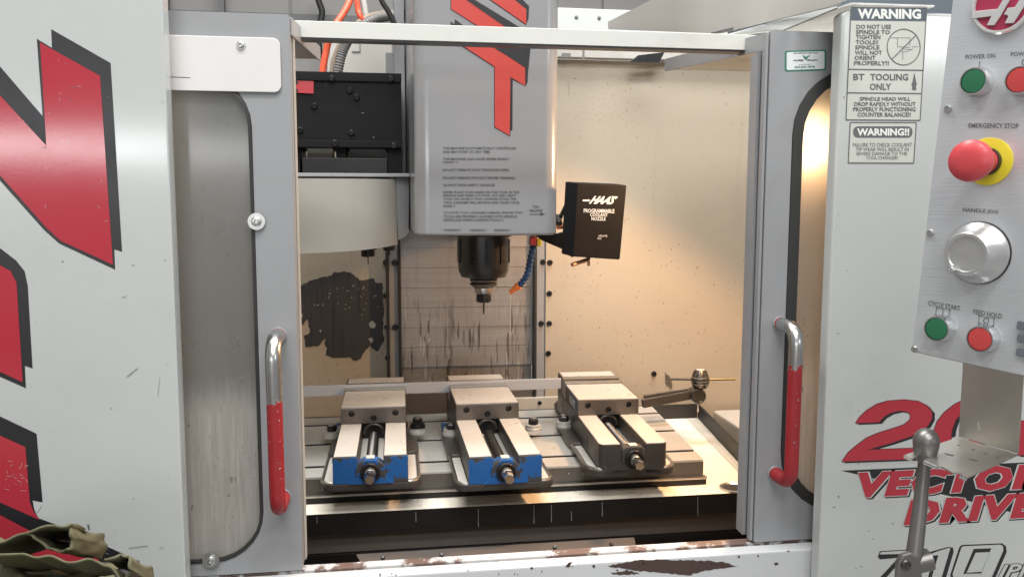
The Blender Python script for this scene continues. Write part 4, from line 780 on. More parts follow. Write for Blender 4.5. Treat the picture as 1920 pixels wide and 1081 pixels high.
def vise(label, x, d, rot, paint, blue_base, kind, jf=0.25):
    t = thing('machine_vise', label, 'vise', (x, d, TZ), 'vises bolted to the table')
    T = Matrix.Translation((x, d, TZ)) @ Matrix.Rotation(R_(rot), 4, 'Z')
    def B(g, n, m, b=0, par=None, seg=2): return g.xf(T).build(n, m, par or t, b, seg)
    hw = 0.104; r = 0.022 if kind == 'blue' else 0.040
    ol = outline(hw, r, 0.19)
    base = B(G().prism([(px, py, 0.0) for px, py in ol], (0, 0, 0.015)), 'base_flange', M['iron'], 0.002)
    # bright raised rim and wet channel along both sides of the flange
    for s in (-1, 1):
        e = [(s*hw*0.985, 0.19)]+[(s*(hw-r+r*math.sin(w)*0.93), r-r*math.cos(w)*0.93) for w in [R_(90-90*k/6) for k in range(7)]]+[(s*0.080, 0.003)]
        B(G().tube([(px-s*0.003, py+0.003, 0.0155) for px, py in e], 0.0042, 8), 'rim', M['steel'], par=base)
        B(G().prism([(s*0.078, 0.012, 0.0153), (s*0.092, 0.014, 0.0153), (s*0.097, 0.03, 0.0153), (s*0.095, 0.185, 0.0153), (s*0.078, 0.185, 0.0153)], (0, 0, 0.0010)), 'ledge', M['way'], par=base)
        B(G().prism([(s*0.074, 0.198, 0.0), (s*0.098, 0.20, 0.0), (s*0.104, 0.22, 0.0), (s*0.103, 0.40, 0.0), (s*0.090, 0.43, 0.0), (s*0.074, 0.43, 0.0)], (0, 0, 0.020)), 'clamp_ear', M['jaw'], 0.004)
        if kind == 'blue':
            B(G().tube([(s*0.082, 0.38, 0.022), (s*0.082, 0.44, 0.024), (s*0.098, 0.445, 0.024), (s*0.100, 0.39, 0.022)], 0.004, 8), 'ear_rim', paint if s < 0 else M['steel'])
    B(G().box(-0.0755, 0.0755, 0.006, 0.58, 0.0155, 0.030), 'body', M['iron'], 0.003)
    # two bed rails
    for s in (-1, 1):
        x0, x1 = sorted((s*0.027, s*0.076))
        rail = G()
        if kind == 'blue': rail.box(x0, x1, 0.003, 0.50, 0.030, 0.0715)
        else:
            q = [(x0, 0.50), (x1, 0.50)]; rr = 0.014
            xo = x1 if s > 0 else x0; xi = x0 if s > 0 else x1
            q = [(xi, 0.50), (xi, 0.0), (xo-s*rr, 0.0)]+[(xo-s*rr+s*rr*math.sin(R_(a)), rr-rr*math.cos(R_(a))) for a in (20, 45, 70, 90)]+[(xo, 0.50)]
            rail.prism([(px, py, 0.004) for px, py in q], (0, 0, 0.0675))
        rl = B(rail, 'bed_rail', M['iron'], 0.0015)
        ins = (0.0015 if kind == 'blue' else 0.003)
        topq = [(x0+ins, 0.006), (x1-ins, 0.006), (x1-ins, 0.46), (x0+ins, 0.46)]
        if kind != 'blue':
            xo = x1 if s > 0 else x0; xi = x0 if s > 0 else x1; rr = 0.013
            topq = [(xi+s*ins, 0.46), (xi+s*ins, 0.003), (xo-s*rr, 0.003)]+[(xo-s*rr+s*(rr-.0015)*math.sin(R_(a)), 0.0025+rr-rr*math.cos(R_(a))) for a in (20, 45, 70, 90)]+[(xo-s*.0015, 0.46)]
        B(G().prism([(px, py, 0.0712) for px, py in topq], (0, 0, 0.0016)), 'rail_top', M['way'], 0.0006, par=rl)
    B(G().box(-0.026, 0.026, 0.012, 0.50, 0.0305, 0.034), 'bed_floor', M['way'])
    if kind == 'blue': B(G().prism([(a, 0.0005, b) for a, b in [(-0.0765, 0.0155), (0.0765, 0.0155), (0.0765, 0.060), (0.0775, 0.0612), (0.0775, 0.0705), (0.027, 0.0705), (0.027, 0.032), (-0.027, 0.032), (-0.027, 0.0705), (-0.0775, 0.0705), (-0.0775, 0.0612), (-0.0765, 0.060)]], (0, 0.0022, 0)), 'front_face', paint, 0.0006)
    # front housing for the screw
    arch = [(-0.030, 0.030), (-0.030, 0.052), (-0.022, 0.060), (-0.010, 0.066), (0.010, 0.066), (0.022, 0.060), (0.030, 0.052), (0.030, 0.030)] if kind == 'blue' else [(-0.027, 0.030), (-0.027, 0.060), (-0.018, 0.066), (0.018, 0.066), (0.027, 0.060), (0.027, 0.030)]
    hs = B(G().prism([(a, -0.004, b) for a, b in arch], (0, 0.030, 0)), 'screw_housing', paint, 0.002)
    B(G().prism([(a, -0.0038, b) for a, b in [(-0.045, 0.0155), (0.045, 0.0155), (0.030, 0.0298), (-0.030, 0.0298)]], (0, 0.008, 0)), 'front_web', paint)
    B(G().box(-0.009, 0.009, 0.0, 0.02, 0.0665, 0.0695), 'oil_cap', M['way'], 0.001)
    B(G().lathe([(0.0205, 0), (0.0205, 0.006), (0.0185, 0.008), (0.0150, 0.008), (0.0150, 0.002)], (0, -0.0045, 0.041), (0, -1, 0), 28), 'collar', M['blackox'])
    B(G().lathe([(0.0135, 0), (0.0125, 0.006), (0.0118, 0.018), (0.0105, 0.020)], (0, -0.006, 0.041), (0, -1, 0), 24), 'screw_neck', M['steel'])
    he = B(G().lathe([(0.0112, 0), (0.0112, 0.026), (0.0098, 0.030), (0.006, 0.0302)], (0, -0.026, 0.041), (0, -1, 0), 6), 'screw_end', M['chrome'])
    if kind != 'mid':
        n = 12; path = [(0.0, 0.02+k*0.0022, 0.041) for k in range(118)]
        sc_ = G().tube(path, [(0.0108 if k % 2 else 0.0124) if kind != 'blue' or x < 0 else (0.0121 if k % 2 else 0.0124) for k in range(118)], n)
        B(sc_, 'lead_screw', M['screw'])
    # moving jaw with counterbored holes
    jt = 0.1115
    jw = B(G().box(-0.0762, 0.0762, jf, jf+0.172, 0.0735, jt), 'moving_jaw', M['jaw'], 0.0012)
    cg = G()
    for hx, hz in ((-0.051, 0.098), (0.051, 0.098), (0.0, 0.086)):
        cg.lathe([(0.0075, -0.02), (0.0075, 0.022)], (hx, jf, hz), (0, 1, 0), 16)
    cut(jw, cg.xf(T).build('cutter', M['jaw'], t))
    for hx, hz in ((-0.051, 0.098), (0.051, 0.098), (0.0, 0.086)):
        B(G().lathe([(0.0062, 0), (0.0062, 0.008), (0.003, 0.008), (0.003, 0.003)], (hx, jf+0.0205, hz), (0, -1, 0), 14), 'jaw_screw', M['screw'], par=jw)
    B(G().prism([(a, jf+0.004, b) for a, b in [(-0.0745, jt-0.0002), (0.0745, jt-0.0002), (0.0745, jt+0.0012), (-0.0745, jt+0.0012)]], (0, 0.166, 0)), 'lit_jaw_top', M['way'], 0.0004, par=jw)  # lighter sheet: light falling on the jaw top is put into its colour
    B(G().box(-0.0255, 0.0255, jf+0.012, jf+0.16, 0.0345, 0.0730), 'nut_block', M['blackox'], 0.001)
    rg = [(0.023*math.cos(R_(a)), 0.047+0.023*math.sin(R_(a))) for a in range(0, 181, 15)]
    B(G().tube([(a, jf+0.006, b) for a, b in rg], 0.004, 8), 'nut_arch', M['iron'])
    # jaw plates and the fixed jaw
    B(G().box(-0.0765, 0.0765, jf+0.1735, jf+0.192, 0.0755, jt+0.006), 'jaw_plate', M['steel'], 0.0008)
    B(G().box(-0.0765, 0.0765, jf+0.204, jf+0.226, 0.0755, jt+0.0095), 'jaw_plate', M['steel'], 0.0008)
    B(G().box(-0.0762, 0.0762, jf+0.228, jf+0.295, 0.0155, jt+0.0085), 'fixed_jaw', M['jaw'], 0.003)
    B(G().box(-0.072, 0.072, jf+0.233, jf+0.289, jt+0.0083, jt+0.0096), 'lit_fixed_jaw_top', M['way'])  # same lighter sheet, painting the lit top of the fixed jaw
    if kind != 'blue':
        D_ = Deck(T @ Vector((-0.0762, jf+0.05, 0.1)), T.to_3x3() @ Vector((-1, 0, 0)), 0.0012)
        bd = G(); bd.prism([T @ Vector((-0.0774, jf+a, b)) for a, b in ((0.02, 0.079), (0.105, 0.079), (0.105, 0.106), (0.02, 0.106))], (0.001, 0, 0)); bd = bd.build('badge', mk('blue_badge', (0.03, 0.07, 0.17), 0.4, var=0.1), t)
        vs, fs = text_mesh("KURT", 0.03)
        G().add([T @ Vector((-0.0779, jf+0.100-u*0.075, 0.083+v*0.019)) for u, v in vs], fs).build('badge_lettering', M['whiteprint'], bd, smooth=False)
        for y in (0.03, 0.12):
            B(G().prism([(-0.0766, y, 0.020), (-0.0766, y+0.035, 0.020), (-0.0766, y+0.005, 0.052)], (0.0006, 0, 0)), 'body_recess', M['blackplain'])
    return t, T
v1, T1 = vise('leftmost vise with chipped blue front and a grey threaded lead screw', -0.034, 1.738, -1.0, M['blue'], True, 'blue', 0.256)
v2, T2 = vise('middle vise with bright blue front and a smooth polished lead screw', 0.243, 1.70, 0.4, M['blue'], True, 'blue', 0.294)
v3, T3 = vise('rightmost vise with bare dark iron body and no blue paint', 0.531, 1.748, -2.0, M['iron'], False, 'iron', 0.246)
# the clamped bar behind the moving jaws
pb = thing('clamped_bar', 'long thin aluminium bar clamped upright in the jaws of all three vises', 'metal bar', (0.14, 2.135, -0.5))
G().box(-0.42, 0.462, 2.1885, 2.1965, -0.508, -0.4805).build('bar', M['alu'], pb, 0.0008)
# clamp bolts
for (px, py, h), lab in zip(((622, 818, -0.585), (783, 811, -0.585), (846, 814, -0.585), (1000, 805, -0.585), (1057, 799, -0.585)),
                            ('clamp bolt with washers left of the leftmost blue vise', 'tall washer stack and clamp bolt right of the leftmost vise', 'clamp bolt with washers left of the middle vise', 'clamp bolt half hidden behind the right side of the middle vise', 'clamp bolt with washers left of the dark iron vise')):
    p = atz(px, py, h); b = thing('clamp_bolt', lab, 'bolt', p, 'bolts clamping the vises')
    G().lathe([(0.0215, 0), (0.0215, 0.006), (0.020, 0.007), (0.020, 0.0085), (0.0195, 0.0085), (0.0195, 0.014), (0.016, 0.0145)], p, (0, 0, 1), 24).build('washer', M['table'], b)
    q = p+Vector((0, 0, 0.0147)); z0 = 0.0
    if 'tall' in lab:
        G().lathe([(0.0195, 0), (0.0195, 0.006), (0.0165, 0.0062), (0.0165, 0.011)], q, (0, 0, 1), 24).build('spacer', M['blackox'], b); q = q+Vector((0, 0, 0.0112))
    G().lathe([(0.0125, 0), (0.0125, 0.011), (0.010, 0.013)], q, (0, 0, 1), 6).build('hex_head', M['blackox'], b)
    G().lathe([(0.0085, 0), (0.0085, 0.003), (0.006, 0.004)], q+Vector((0, 0, 0.0131)), (0, 0, 1), 14).build('stud', M['steel'], b)

# ================================================================ work stop at the right
ws = thing('work_stop', 'adjustable work stop arm with barrel knob and brass rod by right vise', 'work stop', (0.80, 2.14, -0.48))
wd = 2.14
bar = [aty(1205, 750, 2.12), aty(1296, 733, wd), aty(1300, 748, wd), aty(1207, 765, 2.12)]
G().prism(bar, (0, 0.016, 0)).build('arm', M['iron'], ws, 0.002)
G().prism([aty(1208, 742, 2.16), aty(1300, 728, 2.17), aty(1302, 734, 2.17), aty(1210, 752, 2.16)], (0, 0.012, 0)).build('arm', M['iron'], ws, 0.002)
jc = aty(1311, 743, wd-0.02)
G().lathe([(0.021, 0.036), (0.021, 0.004), (0.019, 0), (0.016, 0), (0.0145, 0.003), (0.001, 0.003)], jc, (0, 1, 0), 30).build('pivot', M['barrel'], ws)
kb = aty(1313, 727, wd); kt = aty(1313, 693, wd); ax = kt-kb; L = ax.length
G().lathe([(0.015, 0), (0.021, L*.12), (0.0235, L*.25), (0.0240, L*.5), (0.0235, L*.62), (0.0160, L*.96), (0.0145, L), (0.010, L)], kb, ax, 36).build('knob', M['barrel'], ws)
for f in (0.28, 0.42, 0.62):
    G().lathe([(0.0236, -0.0008), (0.0249, 0), (0.0236, 0.0008)], kb+ax*f, ax, 36).build('knob_ring', M['steel'], ws)
for k in range(10):
    w = 2*math.pi*k/10; e = Vector((math.cos(w), math.sin(w), 0))
    G().tube([kb+ax*0.66+e*0.0228, kb+ax*0.95+e*0.0166], 0.0011, 5).build('knob_flute', M['steel'], ws)
G().lathe([(0.0115, 0), (0.0115, 0.0008)], kt, ax, 24).build('knob_cap', M['way'], ws)
G().cyl(aty(1253, 710, wd), aty(1313, 711, wd), 0.0032, n=10).build('rod', M['screw'], ws)
G().cyl(aty(1313, 711, wd), aty(1379, 710.5, wd), 0.0030, n=10).build('rod', mk('brass_rod', (0.45, 0.30, 0.12), 0.3, 1.0), ws)
G().prism([aty(1248, 699, wd-0.01), aty(1256, 705, wd-0.01), aty(1261, 719, wd-0.01), aty(1261, 729, wd-0.01), aty(1257, 730, wd-0.01), aty(1248, 720, wd-0.01)], (0, 0.006, 0)).build('stop_foot', M['steel'], ws, 0.0008)
G().lathe([(0.001, 0), (0.0014, 0.010), (0.0026, 0.016), (0.001, 0.019)], aty(1309, 759, wd-0.02), (0, 0, -1), 10).build('coolant_drop', M['way'], ws)

# ================================================================ control pendant
cm = 0.98
P0 = ray(1706, 660)*cm
uc = (RT*1130 + UP*290 + (-_f)*1480) if False else -(RT*(-1130) + UP*290 + _f*1480)   # along the plate to the right, towards the viewer
u = uc.normalized()
rtl = ray(1783, 0); a_ = u.dot(P0)/u.dot(rtl); v = (rtl*a_-P0).normalized(); n_ = u.cross(v).normalized()
if n_.dot(P0) > 0: n_ = -n_
pd = thing('control_pendant', 'brushed silver machine control panel with buttons and jog wheel', 'control panel', P0 + u*0.15)
Hh = (rtl*a_-P0).length
base = [P0 - v*0, P0 + u*0.34, P0 + u*0.34 + v*(Hh+0.12), P0 + v*(Hh+0.12)]
inn = [P0+u*0.002+v*0.002, P0+u*0.338+v*0.002, P0+u*0.338+v*(Hh+0.118), P0+u*0.002+v*(Hh+0.118)]
G().prism([p - n_*0.0022 for p in base], -n_*0.09).build('housing', M['white'], pd, 0.003)
pf = G().prism([p for p in inn], -n_*0.002).build('face_plate', M['plate'], pd, 0.0005)
dp = Deck(P0, n_, 0.0005)
g = G()
for t_, Q in (("POWER ON", ((1810, 103), (1866, 100.5), (1866, 108.5), (1810, 111))), ("POWER OFF", ((1895, 98), (1955, 95), (1955, 103.5), (1895, 106))), ("EMERGENCY STOP", ((1816, 231), (1910, 231.5), (1910, 241), (1816, 239.5))), ("HANDLE JOG", ((1805.5, 389), (1871.5, 393.5), (1871.5, 402.5), (1805, 399))), ("CYCLE START", ((1741, 563), (1800.5, 573.5), (1800, 582.5), (1740, 572))), ("FEED HOLD", ((1825, 579), (1879, 588), (1878.5, 597.5), (1824.5, 588)))):
    dp.text(g, t_, Q, 1, 0.012)
dp.stroke(g, (1836.5, 115), (1836, 126), 1.5); 
dp.loop(g, [(1756, 577), (1781, 581), (1779, 594), (1754, 590)], 1.0); dp.stroke(g, (1768, 578), (1767, 592), 1.3)
dp.loop(g, [(1836, 592), (1864, 597), (1862.5, 610), (1834.5, 605)], 1.0); dp.loop(g, [(1849+5*math.cos(w), 601+5*math.sin(w)) for w in [k*math.pi/6 for k in range(12)]], 1.6)
for x, y in ((1756, 577), (1781, 581), (1779, 594), (1754, 590), (1836, 592), (1864, 597), (1862.5, 610), (1834.5, 605)): dp.stroke(g, (x-1.5, y), (x+1.5, y), 2.6)
dp.loop(g, [(1921+5*math.cos(w), 117+5*math.sin(w)) for w in [k*math.pi/6 for k in range(12)]], 1.8)
g.build('lettering', M['printgrey'], pf, smooth=False)
def button(px, py, r, face, h=0.014):
    p = dp.P(px, py, 0); b = G().lathe([(r*1.08, 0), (r*1.10, 0.003), (r*1.0, h*0.8), (r*0.97, h), (r*0.88, h), (r*0.86, h*0.8)], p, n_, 32).build('button_bezel', M['chrome'], pf)
    G().lathe([(r*0.85, h*0.5), (r*0.85, h*0.92), (r*0.80, h*1.0), (r*0.3, h*1.03)], p, n_, 32).build('button', face, b)
button(1836, 154, 0.0143, M['green_btn']); button(1922, 152, 0.0143, M['red_btn']); button(1767, 614, 0.0143, M['green_btn']); button(1848, 633, 0.0143, M['red_btn'])
pe = dp.P(1853, 303, 0)
G().lathe([(0.0248, 0), (0.0248, 0.0015), (0.0236, 0.002)], pe, n_, 40).build('yellow_disc', M['yellow'], pf)
G().lathe([(0.0135, 0.002), (0.0128, 0.012), (0.0128, 0.016), (0.0145, 0.024), (0.0190, 0.029), (0.0212, 0.034), (0.0215, 0.040), (0.0205, 0.044), (0.016, 0.0475), (0.008, 0.049)], pe, n_, 40).build('stop_button', M['estop'], pf)
G().lathe([(0.0145, 0.002), (0.0145, 0.008)], pe, n_, 32).build('stop_collar', M['blackplain'], pf)
pj = dp.P(1834, 474, 0)
jw_ = G().lathe([(0.0324, 0.0008), (0.033, 0.0034), (0.0324, 0.0059), (0.03, 0.0085), (0.024, 0.0204), (0.0228, 0.0263), (0.0218, 0.0276), (0.0188, 0.0276), (0.018, 0.0255), (0.008, 0.0252), (0.0008, 0.0255)], pj, n_, 64).build('jog_wheel', mk('satin_jog_wheel', (0.62, 0.62, 0.62), 0.33, 0.9, var=0.04, vs=20), pf)
G().lathe([(0.0338, 0.0002), (0.0338, 0.0010)], pj, n_, 48).build('jog_ring', M['blackplain'], pf)
tv = (-u*0.50-v*0.86).normalized()
G().lathe([(0.0038, 0.0247), (0.0038, 0.0365), (0.0032, 0.0382), (0.0016, 0.0382), (0.0016, 0.0348)], pj+tv*0.0195, n_, 16).build('finger_knob', M['chrome'], jw_)
for x, y in ((1778, 204), (1745, 436), (1716, 654)):
    g = G(); g.lathe([(0.0042, 0), (0.0042, 0.0015), (0.0032, 0.0035), (0.0016, 0.0035), (0.0016, 0.002)], dp.P(x, y, 0), n_, 14); g.build('plate_screw', M['zinc'], pf)
for x, y in ((1921, 610), (1921, 634), (1919, 660)):
    p = dp.P(x, y, 0); g = G(); g.prism([p+u*a+v*b for a, b in rrect(-0.006, 0.012, -0.0045, 0.0045, 0.002, 3)], n_*0.004); g.build('key', M['key'], pf, 0.001)
# round badge
bdc = dp.P(1882, 8, 0)
G().lathe([(0.0305, 0), (0.0305, 0.004), (0.029, 0.0055), (0.027, 0.0055), (0.0265, 0.0042), (0.0265, 0.003)], bdc, n_, 48).build('badge_ring', M['silver'], pf)
G().lathe([(0.0262, 0.0005), (0.0262, 0.0035)], bdc, n_, 48).build('badge_face', M['badge'], pf)
def s7(l): return [(1780+x/13.514, y/13.514) for x, y in l]
dbg = Deck(bdc + n_*0.0036, n_, 0.0004)
g = G()
for l in (s7([(600, 400), (640, 330), (700, 290), (1240, 235), (1390, -20), (1570, -20), (1330, 400), (1160, 650), (965, 655), (1085, 425), (560, 490)]), s7([(1395, 385), (1500, 210), (1680, 190), (1810, -20), (2000, -20), (1900, 200), (1640, 600), (1420, 605), (1510, 430), (1480, 390)])):
    g.prism([dbg.P(x, y) for x, y in l], n_*0.0022)
g.build('badge_emblem', M['silver'], pf, 0.0006)

# ---- folded bracket under the pendant
hk = (ray(1797, 818)*1.06)
SZ = hk.z
bkt = thing('tool_rest_bracket', 'thin folded steel bracket with punched shelf under the control panel', 'bracket', hk)
e0, e1 = atz(1797, 818, SZ), atz(1909, 850, SZ)
top0 = e0 + Vector((0, 0, 0.115)); top1 = e1 + Vector((0, 0, 0.15))
bn = (e1-e0).cross(Vector((0, 0, 1))).normalized()
if bn.dot(e0) > 0: bn = -bn
G().prism([e0, e1, top1, top0], -bn*0.0016).build('back_plate', M['bracket'], bkt, 0.0004)
shp = [(1796.5, 819), (1908.5, 851), (1845, 880), (1815, 893), (1806, 896), (1800, 891), (1806, 886), (1797, 885), (1788, 886), (1778, 880), (1768, 874), (1758, 874), (1745, 868), (1733, 865), (1733, 861), (1744, 857), (1748, 853), (1746, 847), (1740, 845), (1724, 852), (1712, 858), (1705, 860), (1697, 855), (1699, 851)]
shelf = G().prism([atz(x, y, SZ) for x, y in shp], (0, 0, -0.0018)).build('shelf', M['bracket'], bkt)
holes = [((1779, 851.5), 9), ((1824, 861.5), 9), ((1797, 834), 3.2), ((1825, 842), 3.2), ((1848, 849.5), 3.2), ((1873, 857), 3.2)]
cg = G()
for (x, y), w in holes:
    c_ = atz(x, y, SZ); ud = (e1-e0).normalized(); wd2 = Vector((-ud.y, ud.x, 0)); a = w/F*1.05; b = 0.0032 if w > 5 else 0.0022
    cg.prism([c_+ud*(a*s0)+wd2*(b*s1)+Vector((0, 0, 0.004)) for s0, s1 in ((-1, -.3), (-.6, -1), (1, -.5), (1, .5), (.6, 1), (-1, .6))], (0, 0, -0.012))
cut(shelf, cg.build('cutter', M['bracket'], bkt))
for a, b in (((1697, 855), (1708, 859.5)), ((1733, 866), (1757, 874.5)), ((1800, 893), (1812, 896))): G().tube([atz(*a, SZ), atz(*b, SZ)+Vector((0, 0, -0.001))], 0.0022, 8).build('bent_lip', M['chrome'], bkt)

# ---- crank handle hanging in the notch of the bracket
hd = thing('crank_handle', 'grey steel crank handle with pear grip hanging in the bracket notch', 'handle', ray(1705, 1078)*0.96)
k0 = atz(1738, 851, SZ); dep = k0.y
def K(px, py, dd=0.0): return aty(px, py, dep+dd)
w1_ = 22.0/F*1.02
ah = (K(1738, 800)-K(1732, 905)).normalized()
gp = [(0.001, 0), (0.006, 0.0008), (0.0105, 0.004), (0.0138, 0.010), (0.0146, 0.015), (0.0138, 0.022), (0.0118, 0.032), (0.0100, 0.038), (0.0085, 0.0395), (0.0070, 0.040)]
G().lathe([(r, -h) for r, h in gp], K(1738, 803), ah, 32).build('grip', M['lever'], hd)
rod = G().tube([K(1734.5, 852), K(1732, 880), K(1724, 960, -0.01), K(1713, 1050, -0.02)], [0.0068, 0.0072, 0.0082, 0.0094], 20).build('rod', M['lever'], hd)
g = G(); g.lathe([(0.0085, -0.001), (0.0088, 0), (0.0085, 0.001)], K(1722, 978, -0.012), ah, 20); g.build('rod_ring', M['lever'], rod)
q0 = K(1705, 1062, -0.03)
hub = G(); hub.prism([q0+RT*a+UP*b for a, b in [(-0.014, -0.03), (0.015, -0.03), (0.014, 0.002), (0.010, 0.012), (0.002, 0.016), (-0.007, 0.013), (-0.0125, 0.004)]], _f*0.010); hub.build('clevis', M['lever'], hd, 0.002)
G().lathe([(0.0055, 0.0), (0.0055, 0.002), (0.0042, 0.003), (0.0035, 0.003), (0.003, 0.0022)], q0+UP*0.003-_f*0.0002+RT*(-0.004), -_f, 20).build('pivot_pin', M['screw'], hd)
G().lathe([(0.012, 0), (0.012, 0.02)], K(1712, 1056, -0.018), RT*1+UP*0.25, 24).build('boss', M['lever'], hd)
G().prism([q0+_f*0.022+RT*a+UP*b for a, b in [(0.012, -0.03), (0.026, -0.03), (0.025, 0.003), (0.014, 0.010)]], _f*0.008).build('clevis', M['lever'], hd, 0.002)

# ================================================================ hoses and cables over the machine
def hose(name, label, cat, pts, d, r, mat, n=12, ribs=False, group=None):
    P = [aty(x, y, d+dd) for x, y, dd in pts]
    # Catmull-Rom smoothing
    Q = []
    for i in range(len(P)-1):
        p0 = P[max(0, i-1)]; p1 = P[i]; p2 = P[i+1]; p3 = P[min(len(P)-1, i+2)]
        k = 40 if ribs else 8
        for j in range(k):
            t = j/k; Q.append(0.5*((2*p1)+(p2-p0)*t+(2*p0-5*p1+4*p2-p3)*t*t+(3*p1-p0-3*p2+p3)*t*t*t))
    Q.append(P[-1])
    o = G().tube(Q, [r*(1.0 if (i//2) % 2 else 0.86) for i in range(len(Q))] if ribs else r, n).build(name, mat)
    o['label'] = label; o['category'] = cat
    if group: o['group'] = group
    return o
hose('air_hose', 'long orange red hose curving down to the tool changer box', 'hose', [(668, -30, 0.1), (650, 15, 0.05), (622, 60, 0), (611, 100, 0), (604, 140, 0), (602, 150, 0)], 2.22, 0.0085, M['red_hose'], group='orange red air hoses')
hose('air_hose', 'short orange red hose at the top edge beside the white pipe', 'hose', [(668, -30, 0.1), (669, 0, 0.05), (673, 25, 0), (684, 45, 0)], 2.30, 0.0075, M['red_hose'], group='orange red air hoses')
hose('white_pipe', 'thin white pipe coming down beside the orange hoses', 'pipe', [(676, -30, 0), (682, 5, 0), (689, 45, 0), (690, 60, 0)], 2.36, 0.0085, M['pipe'])
hose('corrugated_conduit', 'grey corrugated conduit bending down behind the top rail', 'conduit', [(770, 32, 0.1), (735, 30, 0.05), (695, 40, 0), (660, 68, 0), (642, 100, 0), (632, 145, 0)], 2.26, 0.0125, M['conduit'], ribs=True)
hose('tan_hose', 'smooth tan hose running outside the corrugated conduit', 'hose', [(760, 24, 0.1), (720, 26, 0.05), (680, 38, 0), (648, 70, 0), (630, 105, 0), (622, 145, 0)], 2.30, 0.0085, M['tan_hose'])
hose('black_cable', 'thick black cable slanting down to the corrugated conduit', 'cable', [(708, -30, 0), (715, 0, 0), (728, 22, 0), (740, 45, 0)], 2.20, 0.0065, M['rubber'])
hose('thin_cable', 'thin pale cable hanging behind the orange hose', 'cable', [(616, 60, 0), (617, 100, 0), (621, 148, 0)], 2.33, 0.0025, M['pipe'])
hose('wall_cable', 'thin dark cable dangling on the hall wall at the top', 'cable', [(594, -30, 0), (597, 0, 0), (604, 25, 0), (597, 60, 0), (600, 110, 0)], 5.7, 0.02, M['rubber'])
hose('sagging_cable', 'pale cable sagging along the wall right of the spindle head', 'cable', [(1052, 24, 0), (1090, 28, 0), (1130, 32, 0), (1180, 26, 0)], 2.9, 0.006, M['pipe'])
# cast column behind the tool changer
col = thing('machine_column', 'cream machine column plate behind the hoses and tool changer', 'column', (0.0, 2.62, -1.0))
G().box(-0.155, 0.034, 2.56, 2.9, -0.9, 0.45).build('column_plate', M['duct'], col, 0.006)
G().box(0.036, 0.05, 2.42, 2.49, 0.10, 0.46).build('column_edge', M['blackplain'], col, 0.002)
G().prism([aty(660, 98, 2.558), aty(676, 98, 2.558), aty(676, 75, 2.558), aty(674, 75, 2.558), aty(674, 96, 2.558), aty(660, 96, 2.558)], (0, 0.0018, 0)).build('column_bracket', M['halldark'], col)

# ================================================================ cloth on a black cart, lower left
ct = thing('cart', 'black cart corner at the lower left under the olive cloth', 'cart', (-0.6, 1.1, -1.5))
cz = atz(262, 1048, -0.50).z
p = aty(263, 1047, 1.10); G().box(-1.1, p.x, 0.80, 1.10, -0.62, p.z).build('cart_top', M['blackplain'], ct, 0.003)
G().box(-1.08, p.x-0.02, 0.82, 1.08, -1.40, -0.625).build('cart_body', M['blackplain'], ct, 0.003)
for x in (-1.03, p.x-0.06):
    for d in (0.86, 1.04): G().lathe([(0.045, -0.015), (0.05, -0.01), (0.05, 0.01), (0.045, 0.015)], (x, d, -1.45), (1, 0, 0), 20).build('caster', M['rubber'], ct)
TOPZ = p.z
cl = thing('cloth', 'crumpled olive green cloth lying on the black cart', 'cloth', (-0.5, 0.95, TOPZ))
g = G(); NX, NY = 150, 90; X0, X1, Y0, Y1 = -0.80, p.x-0.012, 0.80, 1.085
ridge = [((-0.62, 1.07), (-0.43, 1.055), 0.062, 0.020), ((-0.75, 1.04), (-0.60, 1.06), 0.040, 0.026), ((-0.47, 1.07), (-0.415, 1.00), 0.050, 0.014), ((-0.66, 1.00), (-0.36, 0.98), 0.026, 0.022), ((-0.36, 1.06), (-0.33, 0.98), 0.030, 0.011), ((-0.50, 0.99), (-0.34, 1.045), 0.022, 0.012), ((-0.58, 1.03), (-0.50, 1.00), 0.03, 0.010), ((-0.70, 0.93), (-0.40, 0.92), 0.02, 0.02), ((-0.72, 0.98), (-0.55, 0.90), 0.024, 0.014)]
def segd(p, a, b):
    a = Vector(a); b = Vector(b); t = max(0, min(1, (p-a).dot(b-a)/(b-a).length_squared)); return (p-(a+(b-a)*t)).length
vs = []
for j in range(NY+1):
    for i in range(NX+1):
        u_ = i/NX; v_ = j/NY
        wob = 0.012*noise.noise(Vector((v_*6, 3, 0))) if i > NX*0.9 else 0
        q = Vector((X0+(X1-X0)*u_, Y0+(Y1-Y0)*v_))
        w = q + Vector((noise.noise(Vector((q.x*14, q.y*14, 1))), noise.noise(Vector((q.x*14, q.y*14, 5)))))*0.016
        h = 0.42*sum(H*math.exp(-(segd(w, a, b)/s)**2) for a, b, H, s in ridge)
        nn = noise.noise(Vector((q.x*22, q.y*30, 2))); h += 0.006*(1-abs(nn)*2.2) + 0.0012*(1-abs(noise.noise(Vector((q.x*50, q.y*40, 9))))*2)
        edge = min(1, min(u_*12, (1-u_)*26, (1-v_)*14, v_*10)); h = max(0.002, h*(0.25+0.75*edge))
        vs.append((q.x+wob, q.y, TOPZ+0.0015+h))
g.add(vs, [(j*(NX+1)+i, j*(NX+1)+i+1, (j+1)*(NX+1)+i+1, (j+1)*(NX+1)+i) for j in range(NY) for i in range(NX)])
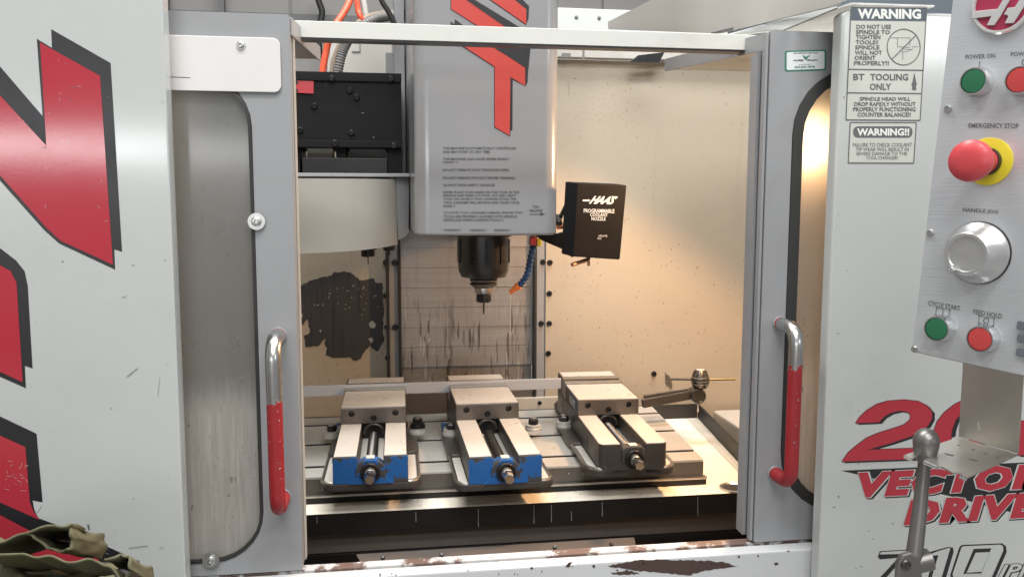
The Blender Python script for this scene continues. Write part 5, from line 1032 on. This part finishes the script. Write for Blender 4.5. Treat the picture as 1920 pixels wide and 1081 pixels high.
def roll(pts, d0, d1, thick, seed):
    P = [aty(x, y, d0) for x, y in pts]; Q = []
    for i in range(len(P)-1):
        p0 = P[max(0, i-1)]; p1 = P[i]; p2 = P[i+1]; p3 = P[min(len(P)-1, i+2)]
        for j in range(6):
            t = j/6; Q.append(0.5*((2*p1)+(p2-p0)*t+(2*p0-5*p1+4*p2-p3)*t*t+(3*p1-p0-3*p2+p3)*t*t*t))
    Q.append(P[-1]); q = G(); M_ = 14; vs = []
    for k in range(M_+1):
        f = k/M_
        for i, p in enumerate(Q):
            n3 = Vector((noise.noise(Vector((i*.21, f*2.5, seed))), 0, noise.noise(Vector((i*.21, f*2.5, seed+7)))))*0.0035
            vs.append(Vector((p.x, d0+(d1-d0)*f, p.z-0.055*f))+n3+Vector((0, 0.010*noise.noise(Vector((i*.15, 1, seed))), 0)))
    L = len(Q); q.add(vs, [(k*L+i, k*L+i+1, (k+1)*L+i+1, (k+1)*L+i) for k in range(M_) for i in range(L-1)])
    o = q.build('fold', M['cloth'], cl); m_ = o.modifiers.new('thick', 'SOLIDIFY'); m_.thickness = 0.0022
    for f_ in o.data.polygons: f_.use_smooth = True
roll([(-60, 1030), (0, 1012), (45, 997), (90, 984), (118, 982), (128, 990), (135, 1008), (132, 1024), (118, 1034), (100, 1032), (80, 1022), (62, 1008), (52, 1001)], 0.965, 1.075, 0.002, 3)
roll([(196, 1046), (214, 1041), (230, 1039), (243, 1046), (247, 1062), (240, 1080), (232, 1095)], 0.96, 1.05, 0.002, 11)
roll([(-40, 1034), (20, 1034), (60, 1040), (100, 1046), (150, 1046), (185, 1052), (212, 1064), (228, 1085), (232, 1100)], 0.945, 1.03, 0.002, 21)
co = g.build('fabric', M['cloth'], cl); md = co.modifiers.new('thick', 'SOLIDIFY'); md.thickness = 0.0016
for pl_ in co.data.polygons: pl_.use_smooth = True

# ---- swarf and small chips lying on the table and in the tray
g = G(); r5 = random.Random(21)
for i in range(420):
    if r5.random() < 0.55: x = r5.uniform(-0.19, 0.84); d = r5.uniform(1.772, 1.825) if x < 0.7 and r5.random() < 0.7 else r5.uniform(1.8, 2.4); h = TY+0.0008
    else: x = r5.uniform(-0.2, 0.72); d = r5.uniform(1.85, 2.34); h = TZ+0.0004
    if h < TZ-0.01 and x < 0.735 and d > 1.826: continue
    if h < TZ-0.01 and x > wx(d)-0.004: continue
    L = r5.choice((0.0015, 0.002, 0.003, 0.005)); a = r5.uniform(0, 6.28); c_, s_ = math.cos(a)*L, math.sin(a)*L; w = L*0.35
    p = Vector((x, d, h)); g.add([p, p+Vector((c_, s_, L*0.35)), p+Vector((c_-s_*0.35, s_+c_*0.35, L*0.15)), p+Vector((-s_*0.35, c_*0.35, 0.0004))], [(0, 1, 2, 3)])
sw = g.build('swarf_chips', M['zinc']); sw['kind'] = 'stuff'; sw['label'] = 'fine metal chips scattered over the table and coolant tray'; sw['category'] = 'swarf'
